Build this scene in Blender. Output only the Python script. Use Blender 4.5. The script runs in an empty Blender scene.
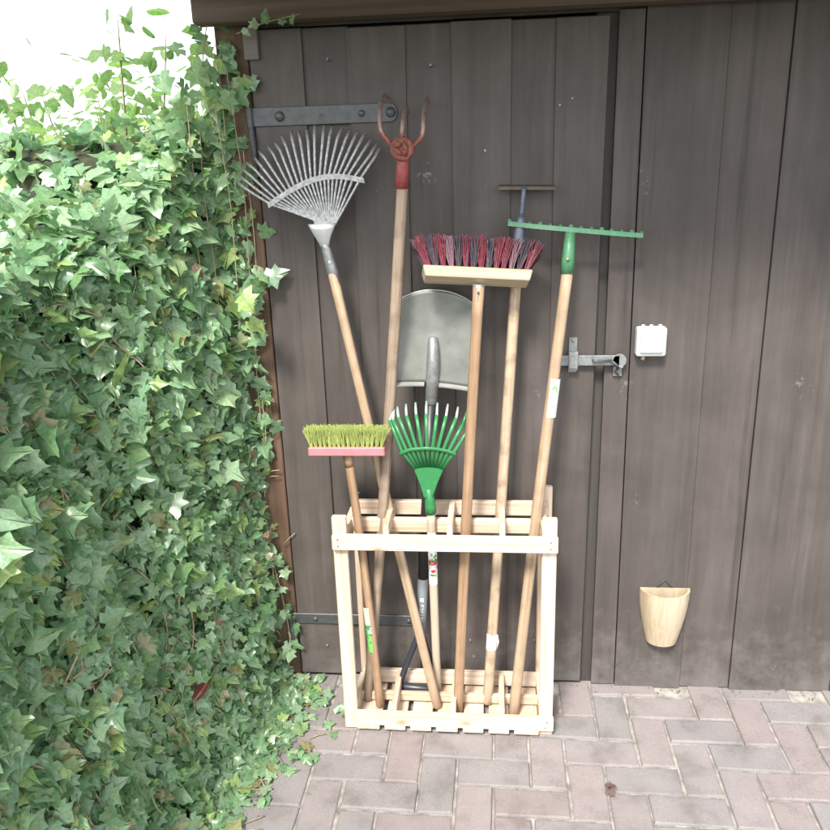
import bpy, bmesh, math, random
import numpy as np
from mathutils import Vector, Matrix, noise

random.seed(7); rng = np.random.default_rng(7)
S = bpy.context.scene
COL = S.collection
R = math.radians

# ------------------------------------------------------------------ camera (solved from the paving grid and the door boards)
CAM = Vector((0.638928, -2.230912, 1.642791))
CM = Matrix(((0.9952720898960269, 0.0009552363827828652, 0.09712133955752446),
             (0.09207826552569738, 0.3088897978673454, -0.9466301737168796),
             (-0.030904046527503965, 0.951097355845827, 0.3073414381617004)))
F = 800.0
def ray(px, py): return CM @ Vector(((px - 415) / F, -(py - 415) / F, -1.0))
def at(px, py, y):
    "world point seen at a photo pixel and lying y metres from the door plane"
    d = ray(px, py); return CAM + d * ((y - CAM.y) / d.y)
def gz(px, py, z):
    d = ray(px, py); return CAM + d * ((z - CAM.z) / d.z)

cam = bpy.data.cameras.new('camera'); co = bpy.data.objects.new('camera', cam); COL.objects.link(co)
co.matrix_world = Matrix.Translation(CAM) @ CM.to_4x4()
cam.sensor_fit = 'HORIZONTAL'; cam.sensor_width = 36; cam.lens = 36 * F / 830
cam.clip_start = .05; cam.clip_end = 2000
S.camera = co
S.render.resolution_x = S.render.resolution_y = 1024

# ------------------------------------------------------------------ materials
def new_mat(name):
    m = bpy.data.materials.new(name); m.use_nodes = True
    nt = m.node_tree; b = nt.nodes['Principled BSDF']
    return m, nt, b
def N(nt, t, **kw):
    n = nt.nodes.new(t)
    for k, v in kw.items():
        if k in n.inputs: n.inputs[k].default_value = v
        else: setattr(n, k, v)
    return n
def ramp(nt, stops, interp='LINEAR'):
    r = nt.nodes.new('ShaderNodeValToRGB'); e = r.color_ramp.elements; r.color_ramp.interpolation = interp
    while len(e) > 1: e.remove(e[-1])
    e[0].position = stops[0][0]; e[0].color = (*stops[0][1], 1)
    for p, c in stops[1:]:
        x = e.new(p); x.color = (*c, 1)
    return r
def mixc(nt, a, b, fac, mode='MIX'):
    m = nt.nodes.new('ShaderNodeMix'); m.data_type = 'RGBA'; m.blend_type = mode
    for i, v in ((0, fac), (6, a), (7, b)):
        if hasattr(v, 'is_linked') or isinstance(v, bpy.types.NodeSocket): nt.links.new(v, m.inputs[i])
        else: m.inputs[i].default_value = v if i == 0 else (*v, 1)
    return m.outputs[2]
def plain(name, col, rough=.5, metal=0., var=.15, scale=30, bump=.0, spec=.5):
    m, nt, b = new_mat(name)
    tc = N(nt, 'ShaderNodeTexCoord'); n = N(nt, 'ShaderNodeTexNoise', Scale=scale, Detail=5.0, Roughness=.6)
    nt.links.new(tc.outputs['Object'], n.inputs['Vector'])
    lo = tuple(c * (1 - var) for c in col); hi = tuple(min(1, c * (1 + var)) for c in col)
    r = ramp(nt, [(.3, lo), (.7, hi)]); nt.links.new(n.outputs['Fac'], r.inputs[0])
    nt.links.new(r.outputs[0], b.inputs['Base Color'])
    b.inputs['Roughness'].default_value = rough; b.inputs['Metallic'].default_value = metal
    b.inputs['Specular IOR Level'].default_value = spec
    if bump:
        bp = N(nt, 'ShaderNodeBump', Strength=bump, Distance=.002); nt.links.new(n.outputs['Fac'], bp.inputs['Height'])
        nt.links.new(bp.outputs[0], b.inputs['Normal'])
    return m
def wood(name, lo, mid, hi, axis='z', fine=90., rough=.6, knots=.0, knotcol=(.16, .08, .035), stretch=.05, bump=.15, specks=0., mottle=0., islands=False, soft=False):
    "grain stretched along one local axis, optional knots, pale specks and mottling"
    m, nt, b = new_mat(name)
    tc = N(nt, 'ShaderNodeTexCoord'); vec = tc.outputs['Object']
    mp = N(nt, 'ShaderNodeMapping'); sc = [1, 1, 1]; sc['xyz'.index(axis)] = stretch
    mp.inputs['Scale'].default_value = sc
    nt.links.new(vec, mp.inputs['Vector'])
    src = mp.outputs[0]
    if islands:
        g = N(nt, 'ShaderNodeNewGeometry'); ad = N(nt, 'ShaderNodeVectorMath', operation='ADD')
        ml = N(nt, 'ShaderNodeMath', operation='MULTIPLY'); ml.inputs[1].default_value = 7.3
        nt.links.new(g.outputs['Random Per Island'], ml.inputs[0])
        nt.links.new(mp.outputs[0], ad.inputs[0]); nt.links.new(ml.outputs[0], ad.inputs[1]); src = ad.outputs[0]
    n1 = N(nt, 'ShaderNodeTexNoise', Scale=fine, Detail=6.0, Roughness=.65, Distortion=.4)
    nt.links.new(src, n1.inputs['Vector'])
    n2 = N(nt, 'ShaderNodeTexNoise', Scale=fine * .16, Detail=3.0, Roughness=.5, Distortion=1.2)
    nt.links.new(src, n2.inputs['Vector'])
    add = N(nt, 'ShaderNodeMath', operation='MULTIPLY_ADD'); add.inputs[1].default_value = .45
    nt.links.new(n1.outputs['Fac'], add.inputs[0])
    hf = N(nt, 'ShaderNodeMath', operation='MULTIPLY'); hf.inputs[1].default_value = .55
    nt.links.new(n2.outputs['Fac'], hf.inputs[0]); nt.links.new(hf.outputs[0], add.inputs[2])
    rp = ramp(nt, [(.36, lo), (.5, mid), (.64, hi)]); nt.links.new(add.outputs[0], rp.inputs[0])
    colr = rp.outputs[0]
    if islands:
        sr = ramp(nt, [(0, (.86, .86, .86)), (1, (1.12, 1.10, 1.09))]); nt.links.new(g.outputs['Random Per Island'], sr.inputs[0])
        colr = mixc(nt, colr, sr.outputs[0], 1.0, 'MULTIPLY')
    if soft:
        nb = N(nt, 'ShaderNodeTexNoise', Scale=3.2, Detail=5.0, Roughness=.62, Distortion=.6); nt.links.new(vec, nb.inputs['Vector'])
        rb = ramp(nt, [(.3, (.78, .77, .76)), (.5, (1,) * 3), (.72, (1.22, 1.21, 1.22))]); nt.links.new(nb.outputs['Fac'], rb.inputs[0])
        colr = mixc(nt, colr, rb.outputs[0], 1.0, 'MULTIPLY')
    if soft:
        ms = N(nt, 'ShaderNodeMapping'); ms.inputs['Scale'].default_value = (1, 1, .035); nt.links.new(vec, ms.inputs['Vector'])
        ns = N(nt, 'ShaderNodeTexNoise', Scale=30.0, Detail=4.0, Roughness=.6); nt.links.new(ms.outputs[0], ns.inputs['Vector'])
        rs_ = ramp(nt, [(.30, (.62, .61, .60)), (.42, (1,) * 3), (.60, (1,) * 3), (.72, (1.28, 1.27, 1.27))]); nt.links.new(ns.outputs['Fac'], rs_.inputs[0])
        colr = mixc(nt, colr, rs_.outputs[0], .75, 'MULTIPLY')
        sp = N(nt, 'ShaderNodeSeparateXYZ'); nt.links.new(vec, sp.inputs[0])
        mr = N(nt, 'ShaderNodeMapRange'); mr.inputs['From Min'].default_value = .50; mr.inputs['From Max'].default_value = .0; mr.inputs['To Min'].default_value = -.25; mr.inputs['To Max'].default_value = .22
        nt.links.new(sp.outputs['Z'], mr.inputs['Value'])
        nd = N(nt, 'ShaderNodeTexNoise', Scale=14.0, Detail=7.0, Roughness=.7); nt.links.new(vec, nd.inputs['Vector'])
        ad2 = N(nt, 'ShaderNodeMath', operation='ADD'); nt.links.new(nd.outputs['Fac'], ad2.inputs[0]); nt.links.new(mr.outputs[0], ad2.inputs[1])
        rd = ramp(nt, [(.52, (0, 0, 0)), (.85, (.5,) * 3)]); nt.links.new(ad2.outputs[0], rd.inputs[0])
        colr = mixc(nt, colr, (.19, .175, .165), rd.outputs[0])
    if mottle:
        n3 = N(nt, 'ShaderNodeTexNoise', Scale=22.0, Detail=3.0); nt.links.new(vec, n3.inputs['Vector'])
        r3 = ramp(nt, [(.5, (0, 0, 0)), (.68, (mottle,) * 3)]); nt.links.new(n3.outputs['Fac'], r3.inputs[0])
        colr = mixc(nt, colr, tuple(c * .45 for c in mid), r3.outputs[0])
    if knots:
        mk = N(nt, 'ShaderNodeMapping'); sk = [1, 1, 1]; sk['xyz'.index(axis)] = .55; mk.inputs['Scale'].default_value = sk
        nt.links.new(vec, mk.inputs['Vector'])
        vo = N(nt, 'ShaderNodeTexVoronoi', Scale=knots); nt.links.new(mk.outputs[0], vo.inputs['Vector'])
        rk = ramp(nt, [(.03, (.85,) * 3), (.10, (.25,) * 3), (.16, (0, 0, 0))]); nt.links.new(vo.outputs['Distance'], rk.inputs[0])
        colr = mixc(nt, colr, knotcol, rk.outputs[0])
    if specks:
        n4 = N(nt, 'ShaderNodeTexNoise', Scale=38.0, Detail=8.0, Roughness=.75); nt.links.new(vec, n4.inputs['Vector'])
        n5 = N(nt, 'ShaderNodeTexNoise', Scale=5.5, Detail=2.0); nt.links.new(vec, n5.inputs['Vector'])
        mu = N(nt, 'ShaderNodeMath', operation='MULTIPLY'); nt.links.new(n4.outputs['Fac'], mu.inputs[0]); nt.links.new(n5.outputs['Fac'], mu.inputs[1])
        r4 = ramp(nt, [(.40, (0, 0, 0)), (.45, (specks,) * 3)]); nt.links.new(mu.outputs[0], r4.inputs[0])
        colr = mixc(nt, colr, (.34, .33, .32), r4.outputs[0])
    nt.links.new(colr, b.inputs['Base Color'])
    b.inputs['Roughness'].default_value = rough; b.inputs['Specular IOR Level'].default_value = .35
    bp = N(nt, 'ShaderNodeBump', Strength=bump, Distance=.003); nt.links.new(add.outputs[0], bp.inputs['Height'])
    nt.links.new(bp.outputs[0], b.inputs['Normal'])
    return m

DARK = dict(lo=(.062, .053, .0475), mid=(.077, .0662, .060), hi=(.094, .082, .075))
M = {}
M['door'] = wood('dark stained boards', axis='z', fine=46, stretch=.07, rough=.48, knots=3.2, knotcol=(.036, .031, .029), specks=.55, bump=.16, soft=True, islands=True, **DARK)
M['wallboard'] = wood('dark stained wall boards', axis='z', fine=46, stretch=.07, rough=.52, knots=2.6, knotcol=(.036, .031, .029), specks=.3, bump=.16, soft=True, islands=True, **DARK)
M['jambdark'] = wood('dark recess wood', (.045, .040, .036), (.058, .052, .046), (.07, .063, .056), axis='z')
M['post'] = wood('brown weathered post', (.075, .042, .026), (.12, .072, .046), (.17, .11, .075), axis='z', fine=80, rough=.7)
M['beam'] = wood('brown beam', (.07, .05, .036), (.105, .075, .055), (.15, .11, .085), axis='x', fine=60, rough=.65)
M['soffit'] = wood('soffit boards', (.10, .085, .075), (.14, .12, .105), (.18, .155, .14), axis='x', fine=60)
PINE = dict(lo=(.45, .315, .205), mid=(.60, .475, .36), hi=(.70, .595, .485))
for a in 'xyz':
    M['pine_' + a] = wood('fresh pine ' + a, axis=a, fine=120, stretch=.035, knots=8.0, knotcol=(.30, .16, .075), rough=.6, bump=.12, **PINE)
M['ash'] = wood('ash handle', (.28, .195, .12), (.41, .30, .20), (.50, .39, .275), axis='z', fine=170, stretch=.03, rough=.5, bump=.1, mottle=.30, knots=5.)
M['ash_red'] = wood('reddish handle', (.23, .14, .08), (.335, .22, .135), (.42, .30, .195), axis='z', fine=170, stretch=.03, rough=.45, bump=.1, mottle=.22)
M['ash_old'] = wood('weathered handle', (.19, .14, .10), (.29, .22, .16), (.38, .30, .22), axis='z', fine=240, stretch=.03, rough=.6, bump=.15, mottle=.45)
M['ash_knotty'] = wood('knotty pale handle', (.34, .24, .155), (.45, .345, .24), (.53, .42, .31), axis='z', fine=200, stretch=.04, rough=.55, bump=.1, mottle=.75, knots=14.)
M['ash_pale'] = wood('pale handle', (.40, .33, .24), (.50, .43, .33), (.58, .51, .41), axis='z', fine=240, stretch=.03, rough=.5, bump=.05)
M['broomblock'] = wood('pale broom block', (.32, .25, .16), (.42, .34, .23), (.49, .41, .30), axis='x', fine=150, stretch=.05, rough=.6)
M['iron'] = plain('grey painted iron', (.085, .088, .092), .45, .35, .2, 60, .15)
M['galv'] = plain('galvanised steel', (.44, .46, .46), .42, .75, .25, 55, .1)
M['galvdull'] = plain('dull zinc', (.25, .262, .26), .5, .5, .3, 70, .15)
M['tine'] = plain('rake tine steel', (.40, .40, .395), .42, .35, .45, 130, .15)
M['clamp'] = plain('bright zinc', (.50, .51, .51), .4, .45, .10, 60)
M['tineworn'] = plain('worn red and grey steel', (.30, .21, .18), .5, .4, .35, 60, .2)
M['redpaint'] = plain('faded red paint', (.22, .070, .050), .6, 0, .5, 90, .5)
M['redband'] = plain('red ferrule paint', (.28, .06, .055), .5, 0, .3, 110, .1)
M['blade'] = plain('shovel blade steel', (.17, .175, .155), .5, .45, .22, 14, .15)
M['bladerim'] = plain('bright ground steel edge', (.46, .47, .44), .38, .6, .1, 40)
M['shaftblack'] = plain('black shaft', (.022, .023, .026), .4, 0, .1, 30)
M['gripgrey'] = plain('grey plastic grip', (.20, .22, .23), .5, 0, .08, 30)
M['gripdark'] = plain('dark blue black plastic', (.030, .034, .046), .38, 0, .1, 30)
M['greenmetal'] = plain('green enamel', (.065, .20, .10), .42, 0, .2, 90, .08)
M['greenplastic'] = plain('bright green enamel', (.030, .185, .060), .38, 0, .10, 60)
M['greenworn'] = plain('worn pale green tip', (.36, .48, .41), .45, .1, .15, 120)
M['bluegrey'] = plain('blue grey socket', (.12, .14, .18), .45, .3, .2, 80, .1)
M['rust'] = plain('brown rusted steel', (.115, .095, .075), .6, .3, .35, 70, .2)
M['pink'] = plain('pink painted block', (.44, .17, .18), .5, 0, .1, 60, .08)
M['lime'] = plain('lime bristle', (.37, .44, .125), .55, 0, .2, 200)
M['bred'] = plain('red bristle', (.165, .020, .034), .4, 0, .35, 200)
M['bdark'] = plain('dark bristle', (.045, .042, .055), .4, 0, .3, 200)
M['bpale'] = plain('pale mauve bristle', (.19, .11, .135), .4, 0, .3, 200)
M['white'] = plain('white plastic', (.50, .515, .50), .4, 0, .05, 20)
M['rocker'] = plain('pale grey rocker', (.40, .45, .45), .35, 0, .04, 20)
M['brass'] = plain('brass rivet', (.62, .50, .28), .35, .6, .1, 50)
M['paper'] = plain('white paper label', (.76, .76, .77), .5, 0, .03, 40)
M['ink'] = plain('dark ink', (.08, .08, .09), .6)
M['greyink'] = plain('grey ink', (.42, .43, .45), .6)
M['lbl_green'] = plain('label green', (.16, .46, .10), .45, 0, .3, 200)
M['lbl_dgreen'] = plain('label dark green', (.05, .24, .09), .45, 0, .4, 160)
M['lbl_pale'] = plain('label pale green', (.48, .68, .42), .45, 0, .12, 120)
M['lbl_red'] = plain('label red', (.62, .05, .05), .45, 0, .1, 120)
M['dirt'] = plain('joint sand', (.27, .25, .225), .95, 0, .55, 26, .8)
M['soil'] = plain('earth and grass', (.07, .075, .04), .95, 0, .4, 3, .5)
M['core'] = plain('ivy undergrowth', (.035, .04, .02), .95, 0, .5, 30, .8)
M['stem'] = plain('ivy stem', (.32, .25, .16), .75, 0, .35, 60, .2)
M['greenstem'] = plain('green shoot', (.26, .32, .12), .6, 0, .25, 60)
M['clay'] = wood('pale basket wood', (.33, .26, .165), (.43, .35, .24), (.50, .42, .31), axis='z', fine=90, rough=.6)

def paver_mat():
    m, nt, b = new_mat('concrete pavers')
    g = N(nt, 'ShaderNodeNewGeometry'); tc = N(nt, 'ShaderNodeTexCoord')
    r = ramp(nt, [(0, (.232, .196, .190)), (.25, (.256, .221, .215)), (.5, (.238, .214, .208)), (.75, (.222, .208, .205)), (1, (.256, .227, .221))])
    nt.links.new(g.outputs['Random Per Island'], r.inputs[0])
    n = N(nt, 'ShaderNodeTexNoise', Scale=420.0, Detail=4.0, Roughness=.7); nt.links.new(tc.outputs['Object'], n.inputs['Vector'])
    n2 = N(nt, 'ShaderNodeTexNoise', Scale=9.0, Detail=6.0, Roughness=.6); nt.links.new(tc.outputs['Object'], n2.inputs['Vector'])
    s = ramp(nt, [(.32, (.72,) * 3), (.5, (1,) * 3), (.72, (1.3,) * 3)]); nt.links.new(n.outputs['Fac'], s.inputs[0])
    s2 = ramp(nt, [(.3, (.70, .69, .67)), (.48, (.98,) * 3), (.58, (1.03,) * 3), (.75, (1.14, 1.12, 1.10))]); nt.links.new(n2.outputs['Fac'], s2.inputs[0])
    c = mixc(nt, r.outputs[0], s.outputs[0], 1., 'MULTIPLY'); c = mixc(nt, c, s2.outputs[0], 1., 'MULTIPLY')
    nt.links.new(c, b.inputs['Base Color']); b.inputs['Roughness'].default_value = .85
    b.inputs['Specular IOR Level'].default_value = .3
    bp = N(nt, 'ShaderNodeBump', Strength=.5, Distance=.0012); nt.links.new(n.outputs['Fac'], bp.inputs['Height'])
    nt.links.new(bp.outputs[0], b.inputs['Normal'])
    return m
M['paver'] = paver_mat()

def leaf_mat(name, cols, rough=.38, trans=.25):
    m, nt, b = new_mat(name)
    g = N(nt, 'ShaderNodeNewGeometry')
    k = len(cols); r = ramp(nt, [(i / (k - 1), c) for i, c in enumerate(cols)]); nt.links.new(g.outputs['Random Per Island'], r.inputs[0])
    at_ = N(nt, 'ShaderNodeAttribute', attribute_name='vein')
    tc = N(nt, 'ShaderNodeTexCoord'); n = N(nt, 'ShaderNodeTexNoise', Scale=120.0, Detail=3.0); nt.links.new(tc.outputs['Object'], n.inputs['Vector'])
    s = ramp(nt, [(.3, (.8,) * 3), (.7, (1.2,) * 3)]); nt.links.new(n.outputs['Fac'], s.inputs[0])
    c = mixc(nt, r.outputs[0], s.outputs[0], 1., 'MULTIPLY')
    vr = ramp(nt, [(.80, (0, 0, 0)), (.97, (.75,) * 3)]); nt.links.new(at_.outputs['Fac'], vr.inputs[0])
    c = mixc(nt, c, (.26, .34, .17), vr.outputs[0])
    nt.links.new(c, b.inputs['Base Color']); b.inputs['Roughness'].default_value = rough
    b.inputs['Specular IOR Level'].default_value = .55
    t = N(nt, 'ShaderNodeBsdfTranslucent'); hs = N(nt, 'ShaderNodeHueSaturation', Saturation=1.15, Value=1.9)
    nt.links.new(c, hs.inputs['Color']); nt.links.new(hs.outputs[0], t.inputs['Color'])
    mx = N(nt, 'ShaderNodeMixShader'); mx.inputs[0].default_value = trans
    out = nt.nodes['Material Output']
    nt.links.new(b.outputs[0], mx.inputs[1]); nt.links.new(t.outputs[0], mx.inputs[2]); nt.links.new(mx.outputs[0], out.inputs['Surface'])
    return m
M['ivy'] = leaf_mat('ivy leaves', [(.09, .19, .08), (.17, .31, .155), (.235, .38, .22), (.13, .255, .125), (.26, .40, .22), (.18, .32, .19), (.29, .41, .26), (.35, .46, .15), (.16, .30, .13), (.11, .23, .10), (.28, .41, .24), (.20, .33, .15), (.25, .38, .22), (.19, .32, .18), (.14, .26, .11), (.30, .24, .11)], rough=.27)
M['ivyback'] = leaf_mat('garden shrub leaves', [(.12, .22, .07), (.17, .29, .09), (.22, .33, .14)], trans=.55)
M['dryleaf'] = leaf_mat('dry brown leaves', [(.24, .135, .085), (.27, .165, .115), (.20, .11, .07)], rough=.7, trans=.15)
M['redleaf'] = leaf_mat('red leaf', [(.13, .018, .020), (.15, .022, .022)], rough=.5, trans=.1)
M['paleleaf'] = leaf_mat('bleached leaves', [(.52, .44, .30), (.50, .46, .34)], rough=.7, trans=.2)

# ------------------------------------------------------------------ mesh helpers
def obj(name, bm, mats, parent=None, smooth=False):
    me = bpy.data.meshes.new(name)
    if isinstance(bm, bmesh.types.BMesh):
        bmesh.ops.recalc_face_normals(bm, faces=bm.faces); bm.to_mesh(me); bm.free()
    for m in (mats if isinstance(mats, (list, tuple)) else [mats]): me.materials.append(m)
    if smooth:
        for p in me.polygons: p.use_smooth = True
    o = bpy.data.objects.new(name, me); COL.objects.link(o)
    if parent: o.parent = parent
    return o
def tag(o, label=None, cat=None, group=None, kind=None):
    for k, v in (('label', label), ('category', cat), ('group', group), ('kind', kind)):
        if v: o[k] = v
    return o
def empty(name, label, cat, mat=None, group=None):
    o = bpy.data.objects.new(name, None); COL.objects.link(o); o.empty_display_size = .05
    if mat is not None: o.matrix_world = mat
    tag(o, label, cat, group); return o
def NB(): return bmesh.new()
def box(bm, lo, hi, bev=.0, mi=0, seg=1):
    r = bmesh.ops.create_cube(bm, size=1); vs = r['verts']
    lo = Vector(lo); hi = Vector(hi); c = (lo + hi) / 2; d = hi - lo
    for v in vs: v.co = Vector((v.co.x * d.x, v.co.y * d.y, v.co.z * d.z)) + c
    fs = set(f for v in vs for f in v.link_faces)
    if bev:
        es = set(e for v in vs for e in v.link_edges)
        rr = bmesh.ops.bevel(bm, geom=list(es), offset=bev, segments=seg, affect='EDGES', profile=.5)
        fs = set(rr['faces']) | set(f for f in fs if f.is_valid)
        vs = set(v for f in fs for v in f.verts)
    for f in fs: f.material_index = mi
    return list(vs)
def frame(d):
    d = d.normalized(); a = Vector((0, 0, 1)) if abs(d.z) < .9 else Vector((1, 0, 0))
    u = d.cross(a).normalized(); return u, d.cross(u).normalized()
def tube(bm, pts, rad, seg=10, mi=0, cap=True, flat=None):
    "tube through points; rad one number or one per point; flat=(axis, factor) squashes the ring"
    pts = [Vector(p) for p in pts]
    if not hasattr(rad, '__len__'): rad = [rad] * len(pts)
    rings = []; u = None
    for i, p in enumerate(pts):
        d = (pts[min(i + 1, len(pts) - 1)] - pts[max(i - 1, 0)])
        if d.length < 1e-9: d = Vector((0, 0, 1))
        d.normalize()
        if u is None: u, v = frame(d)
        else:
            u = (u - d * u.dot(d)).normalized(); v = d.cross(u)
        ring = []
        for k in range(seg):
            a = 2 * math.pi * k / seg
            w = u * math.cos(a) + v * math.sin(a)
            if flat is not None:
                ax = flat[0]; w = w - ax * (w.dot(ax) * (1 - flat[1]))
            ring.append(bm.verts.new(p + w * rad[i]))
        rings.append(ring)
    for a, b in zip(rings, rings[1:]):
        for k in range(seg):
            f = bm.faces.new((a[k], a[(k + 1) % seg], b[(k + 1) % seg], b[k])); f.material_index = mi; f.smooth = True
    if cap:
        for r_ in (rings[0], rings[-1]):
            f = bm.faces.new(r_); f.material_index = mi
    return rings
def disc(bm, c, n, r, h, seg=16, mi=0, dome=False):
    n = Vector(n).normalized(); c = Vector(c)
    if dome: tube(bm, [c, c + n * h * .4, c + n * h * .75, c + n * h * .95, c + n * h], [r, r * .93, r * .7, r * .38, r * .05], seg, mi)
    else: tube(bm, [c, c + n * h], r, seg, mi)
def prism(bm, outline, y0, y1, mi=0):
    "outline of (x, z) extruded from y0 to y1"
    a = [bm.verts.new((x, y0, z)) for x, z in outline]; b = [bm.verts.new((x, y1, z)) for x, z in outline]
    n = len(a); bm.faces.new(a).material_index = mi; bm.faces.new(b[::-1]).material_index = mi
    for i in range(n): bm.faces.new((a[i], b[i], b[(i + 1) % n], a[(i + 1) % n])).material_index = mi
def wrap(bm, r, z0, z1, a0, a1, mi=0, seg=14, tilt=0.):
    "patch of a cylinder round local z; angle 0 faces the viewer (-y)"
    n = max(2, int(seg)); A = []; B = []
    for i in range(n + 1):
        t = a0 + (a1 - a0) * i / n; x, y = r * math.sin(t), -r * math.cos(t)
        A.append(bm.verts.new((x, y, z0))); B.append(bm.verts.new((x, y, z1)))
    for i in range(n):
        f = bm.faces.new((A[i], A[i + 1], B[i + 1], B[i])); f.material_index = mi; f.smooth = True
def wrap_blob(bm, r, zc, ac, rz, ra, mi=0, n=16, ax=None):
    c = None; ring = []
    def P(t, z): return bm.verts.new((r * math.sin(t), -r * math.cos(t), z))
    c = P(ac, zc)
    for i in range(n):
        t = 2 * math.pi * i / n; ring.append(P(ac + ra * math.cos(t) / r, zc + rz * math.sin(t)))
    for i in range(n): bm.faces.new((c, ring[i], ring[(i + 1) % n])).material_index = mi
def text_on(bm, txt, size, r, z, ang, mi, rot90=False):
    "lettering wrapped round a handle"
    cu = bpy.data.curves.new('lettering', 'FONT'); cu.body = txt; cu.size = size; cu.align_x = 'CENTER'; cu.align_y = 'CENTER'
    to = bpy.data.objects.new('lettering', cu); COL.objects.link(to)
    bpy.context.view_layer.update()
    me = to.to_mesh(); vs = []
    for v in me.vertices:
        x, y = v.co.x, v.co.y
        if rot90: x, y = y, -x
        t = ang + x / r
        vs.append(bm.verts.new((r * math.sin(t), -r * math.cos(t), z + y)))
    for p in me.polygons:
        try: bm.faces.new([vs[i] for i in p.vertices]).material_index = mi
        except ValueError: pass
    to.to_mesh_clear(); bpy.data.objects.remove(to); bpy.data.curves.remove(cu)
def set_mi(o): pass

# ------------------------------------------------------------------ ground
A0 = R(0.2543); CA, SA = math.cos(A0), math.sin(A0)
def grid(gx, gy):
    x, y = gx * .1025 + .640993, gy * .1025 - .453129
    return CA * x + SA * y, -SA * x + CA * y
bm = NB(); box(bm, (-900, -900, -.35), (900, 900, -.045)); tag(obj('ground', bm, M['soil']), kind='structure')
bm = NB(); box(bm, (-2.4, -3.6, -.30), (3.6, .06, -.0065)); tag(obj('paving_bed', bm, M['dirt']), kind='structure')
bm = NB()
def paver(gx, gy, w, h):
    g = .030 + random.uniform(-.004, .004); x0, x1, y0, y1 = gx + g, gx + w - g, gy + g, gy + h - g
    if grid(gx, gy + h)[1] > .10 or grid(gx, gy)[1] < -3.5: return
    x, y = grid(gx, gy)
    if not (-2.2 < x < 3.3): return
    y1 = min(y1, (.022 + .453129) / .1025)
    if y1 - y0 < .08: return
    dz = random.uniform(-.0026, .0026); tx, ty = random.uniform(-.0016, .0016), random.uniform(-.0016, .0016)
    j = lambda: random.uniform(-.022, .022)
    cs = [(x0 + j(), y0 + j()), (x1 + j(), y0 + j()), (x1 + j(), y1 + min(0, j())), (x0 + j(), y1 + min(0, j()))]
    c = .045
    rings = []
    for inset, z in ((0, -.05), (0, -.006), (c * .35, -.0018), (c, 0)):
        ring = []
        for i, (cx, cy) in enumerate(cs):
            sx = 1 if i in (0, 3) else -1; sy = 1 if i in (0, 1) else -1
            X, Y = grid(cx + sx * inset, cy + sy * inset)
            zz = z + (dz + tx * (1 if sx < 0 else -1) + ty * (1 if sy < 0 else -1) if z > -.04 else 0)
            ring.append(bm.verts.new((X, Y, zz)))
        rings.append(ring)
    for a, b in zip(rings, rings[1:]):
        for k in range(4): bm.faces.new((a[k], a[(k + 1) % 4], b[(k + 1) % 4], b[k]))
    bm.faces.new(rings[-1])
for k in range(-30, 31):
    for m in range(-14, 15):
        paver(-k + 4 * m, -1 + k, 2, 1)
        paver(-1 - k + 4 * m, -2 + k, 1, 2)
tag(obj('paving', bm, M['paver']), kind='structure')

# ------------------------------------------------------------------ shed
shed = empty('garden_shed', 'dark brown timber shed with a boarded door behind the tool rack', 'shed', Matrix.Identity(4))
edges_px = [(252.3, 50.6, 301.6, 676), (298.3, 27.8, 342.6, 676), (346.9, 25, None, None), (402.5, 23, 413.5, 490), (452.6, 23, None, None), (509.6, 20, 504.5, 668), (558.9, 17.7, None, None), (610.8, 15.2, 579.9, 683)]
xt = [at(e[0], e[1], 0).x for e in edges_px]
xb = [at(e[2], e[3], 0).x if e[2] else xt[i] for i, e in enumerate(edges_px)]
xt[0] = .004; xb[0] = .004
bm = NB(); DT = 1.966; DB = .012
for i in range(7):
    y0 = -.0 if i % 2 == 0 else .010
    g0 = .001; g1 = .001
    vs = box(bm, (0, y0, DB + random.uniform(0, .004)), (1, y0 + .022, DT + random.uniform(-.003, .002)), .0024)
    for v in vs:
        t = (v.co.z - DB) / (DT - DB)
        l = xb[i] + (xt[i] - xb[i]) * t + g0; r_ = xb[i + 1] + (xt[i + 1] - xb[i + 1]) * t - g1
        if i % 2 == 0 and i < 6: r_ += .006
        if i % 2 == 0 and i > 0: l -= .006
        v.co.x = l + (r_ - l) * v.co.x
# ledges behind the boards
for z in (.22, 1.0, 1.75): box(bm, (.02, .0335, z - .06), (.9, .052, z + .06))
door = obj('door', bm, M['door'], shed)
# notched batten at the door's top left corner
bm = NB(); box(bm, (-.006, -.012, 1.895), (.034, .0, 1.975), .003)
obj('door_stop', bm, M['soffit'], shed)

def strap(x0, x1, z, h, bolts, pin=True):
    bm = NB(); pts = [(x0, z - h / 2), (x1 - h * .35, z - h / 2)]
    for k in range(1, 8):
        a = -math.pi / 2 + math.pi * k / 8; pts.append((x1 - h * .35 + math.cos(a) * h * .35, z + math.sin(a) * h / 2))
    pts += [(x1 - h * .35, z + h / 2), (x0, z + h / 2)]
    prism(bm, pts, -.0065, -.0006)
    bmesh.ops.bevel(bm, geom=[e for e in bm.edges if all(v.co.y < -.006 for v in e.verts)], offset=.0012, segments=1, affect='EDGES')
    for (bx_, big) in bolts:
        if big: disc(bm, (bx_, -.0065, z), (0, -1, 0), .0135 if big == 2 else .009, .009 if big == 2 else .006, 16, dome=True)
        else: box(bm, (bx_ - .004, -.009, z - .004), (bx_ + .004, -.006, z + .004), mi=1)
    if pin:
        tube(bm, [(x0 - .002, -.006, z - h * .55), (x0 - .002, -.006, z + h * .5)], .0095, 12)
        tube(bm, [(x0 - .001, -.004, z - h * .5), (x0 + .002, -.012, z - h * 1.2), (x0 + .004, -.010, z - h * 2.4)], [.008, .009, .006], 10)
    return obj('strap_hinge', bm, [M['iron'], M['ink']], door, True)
P1 = lambda px, y=115: at(px, y, 0).x
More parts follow.
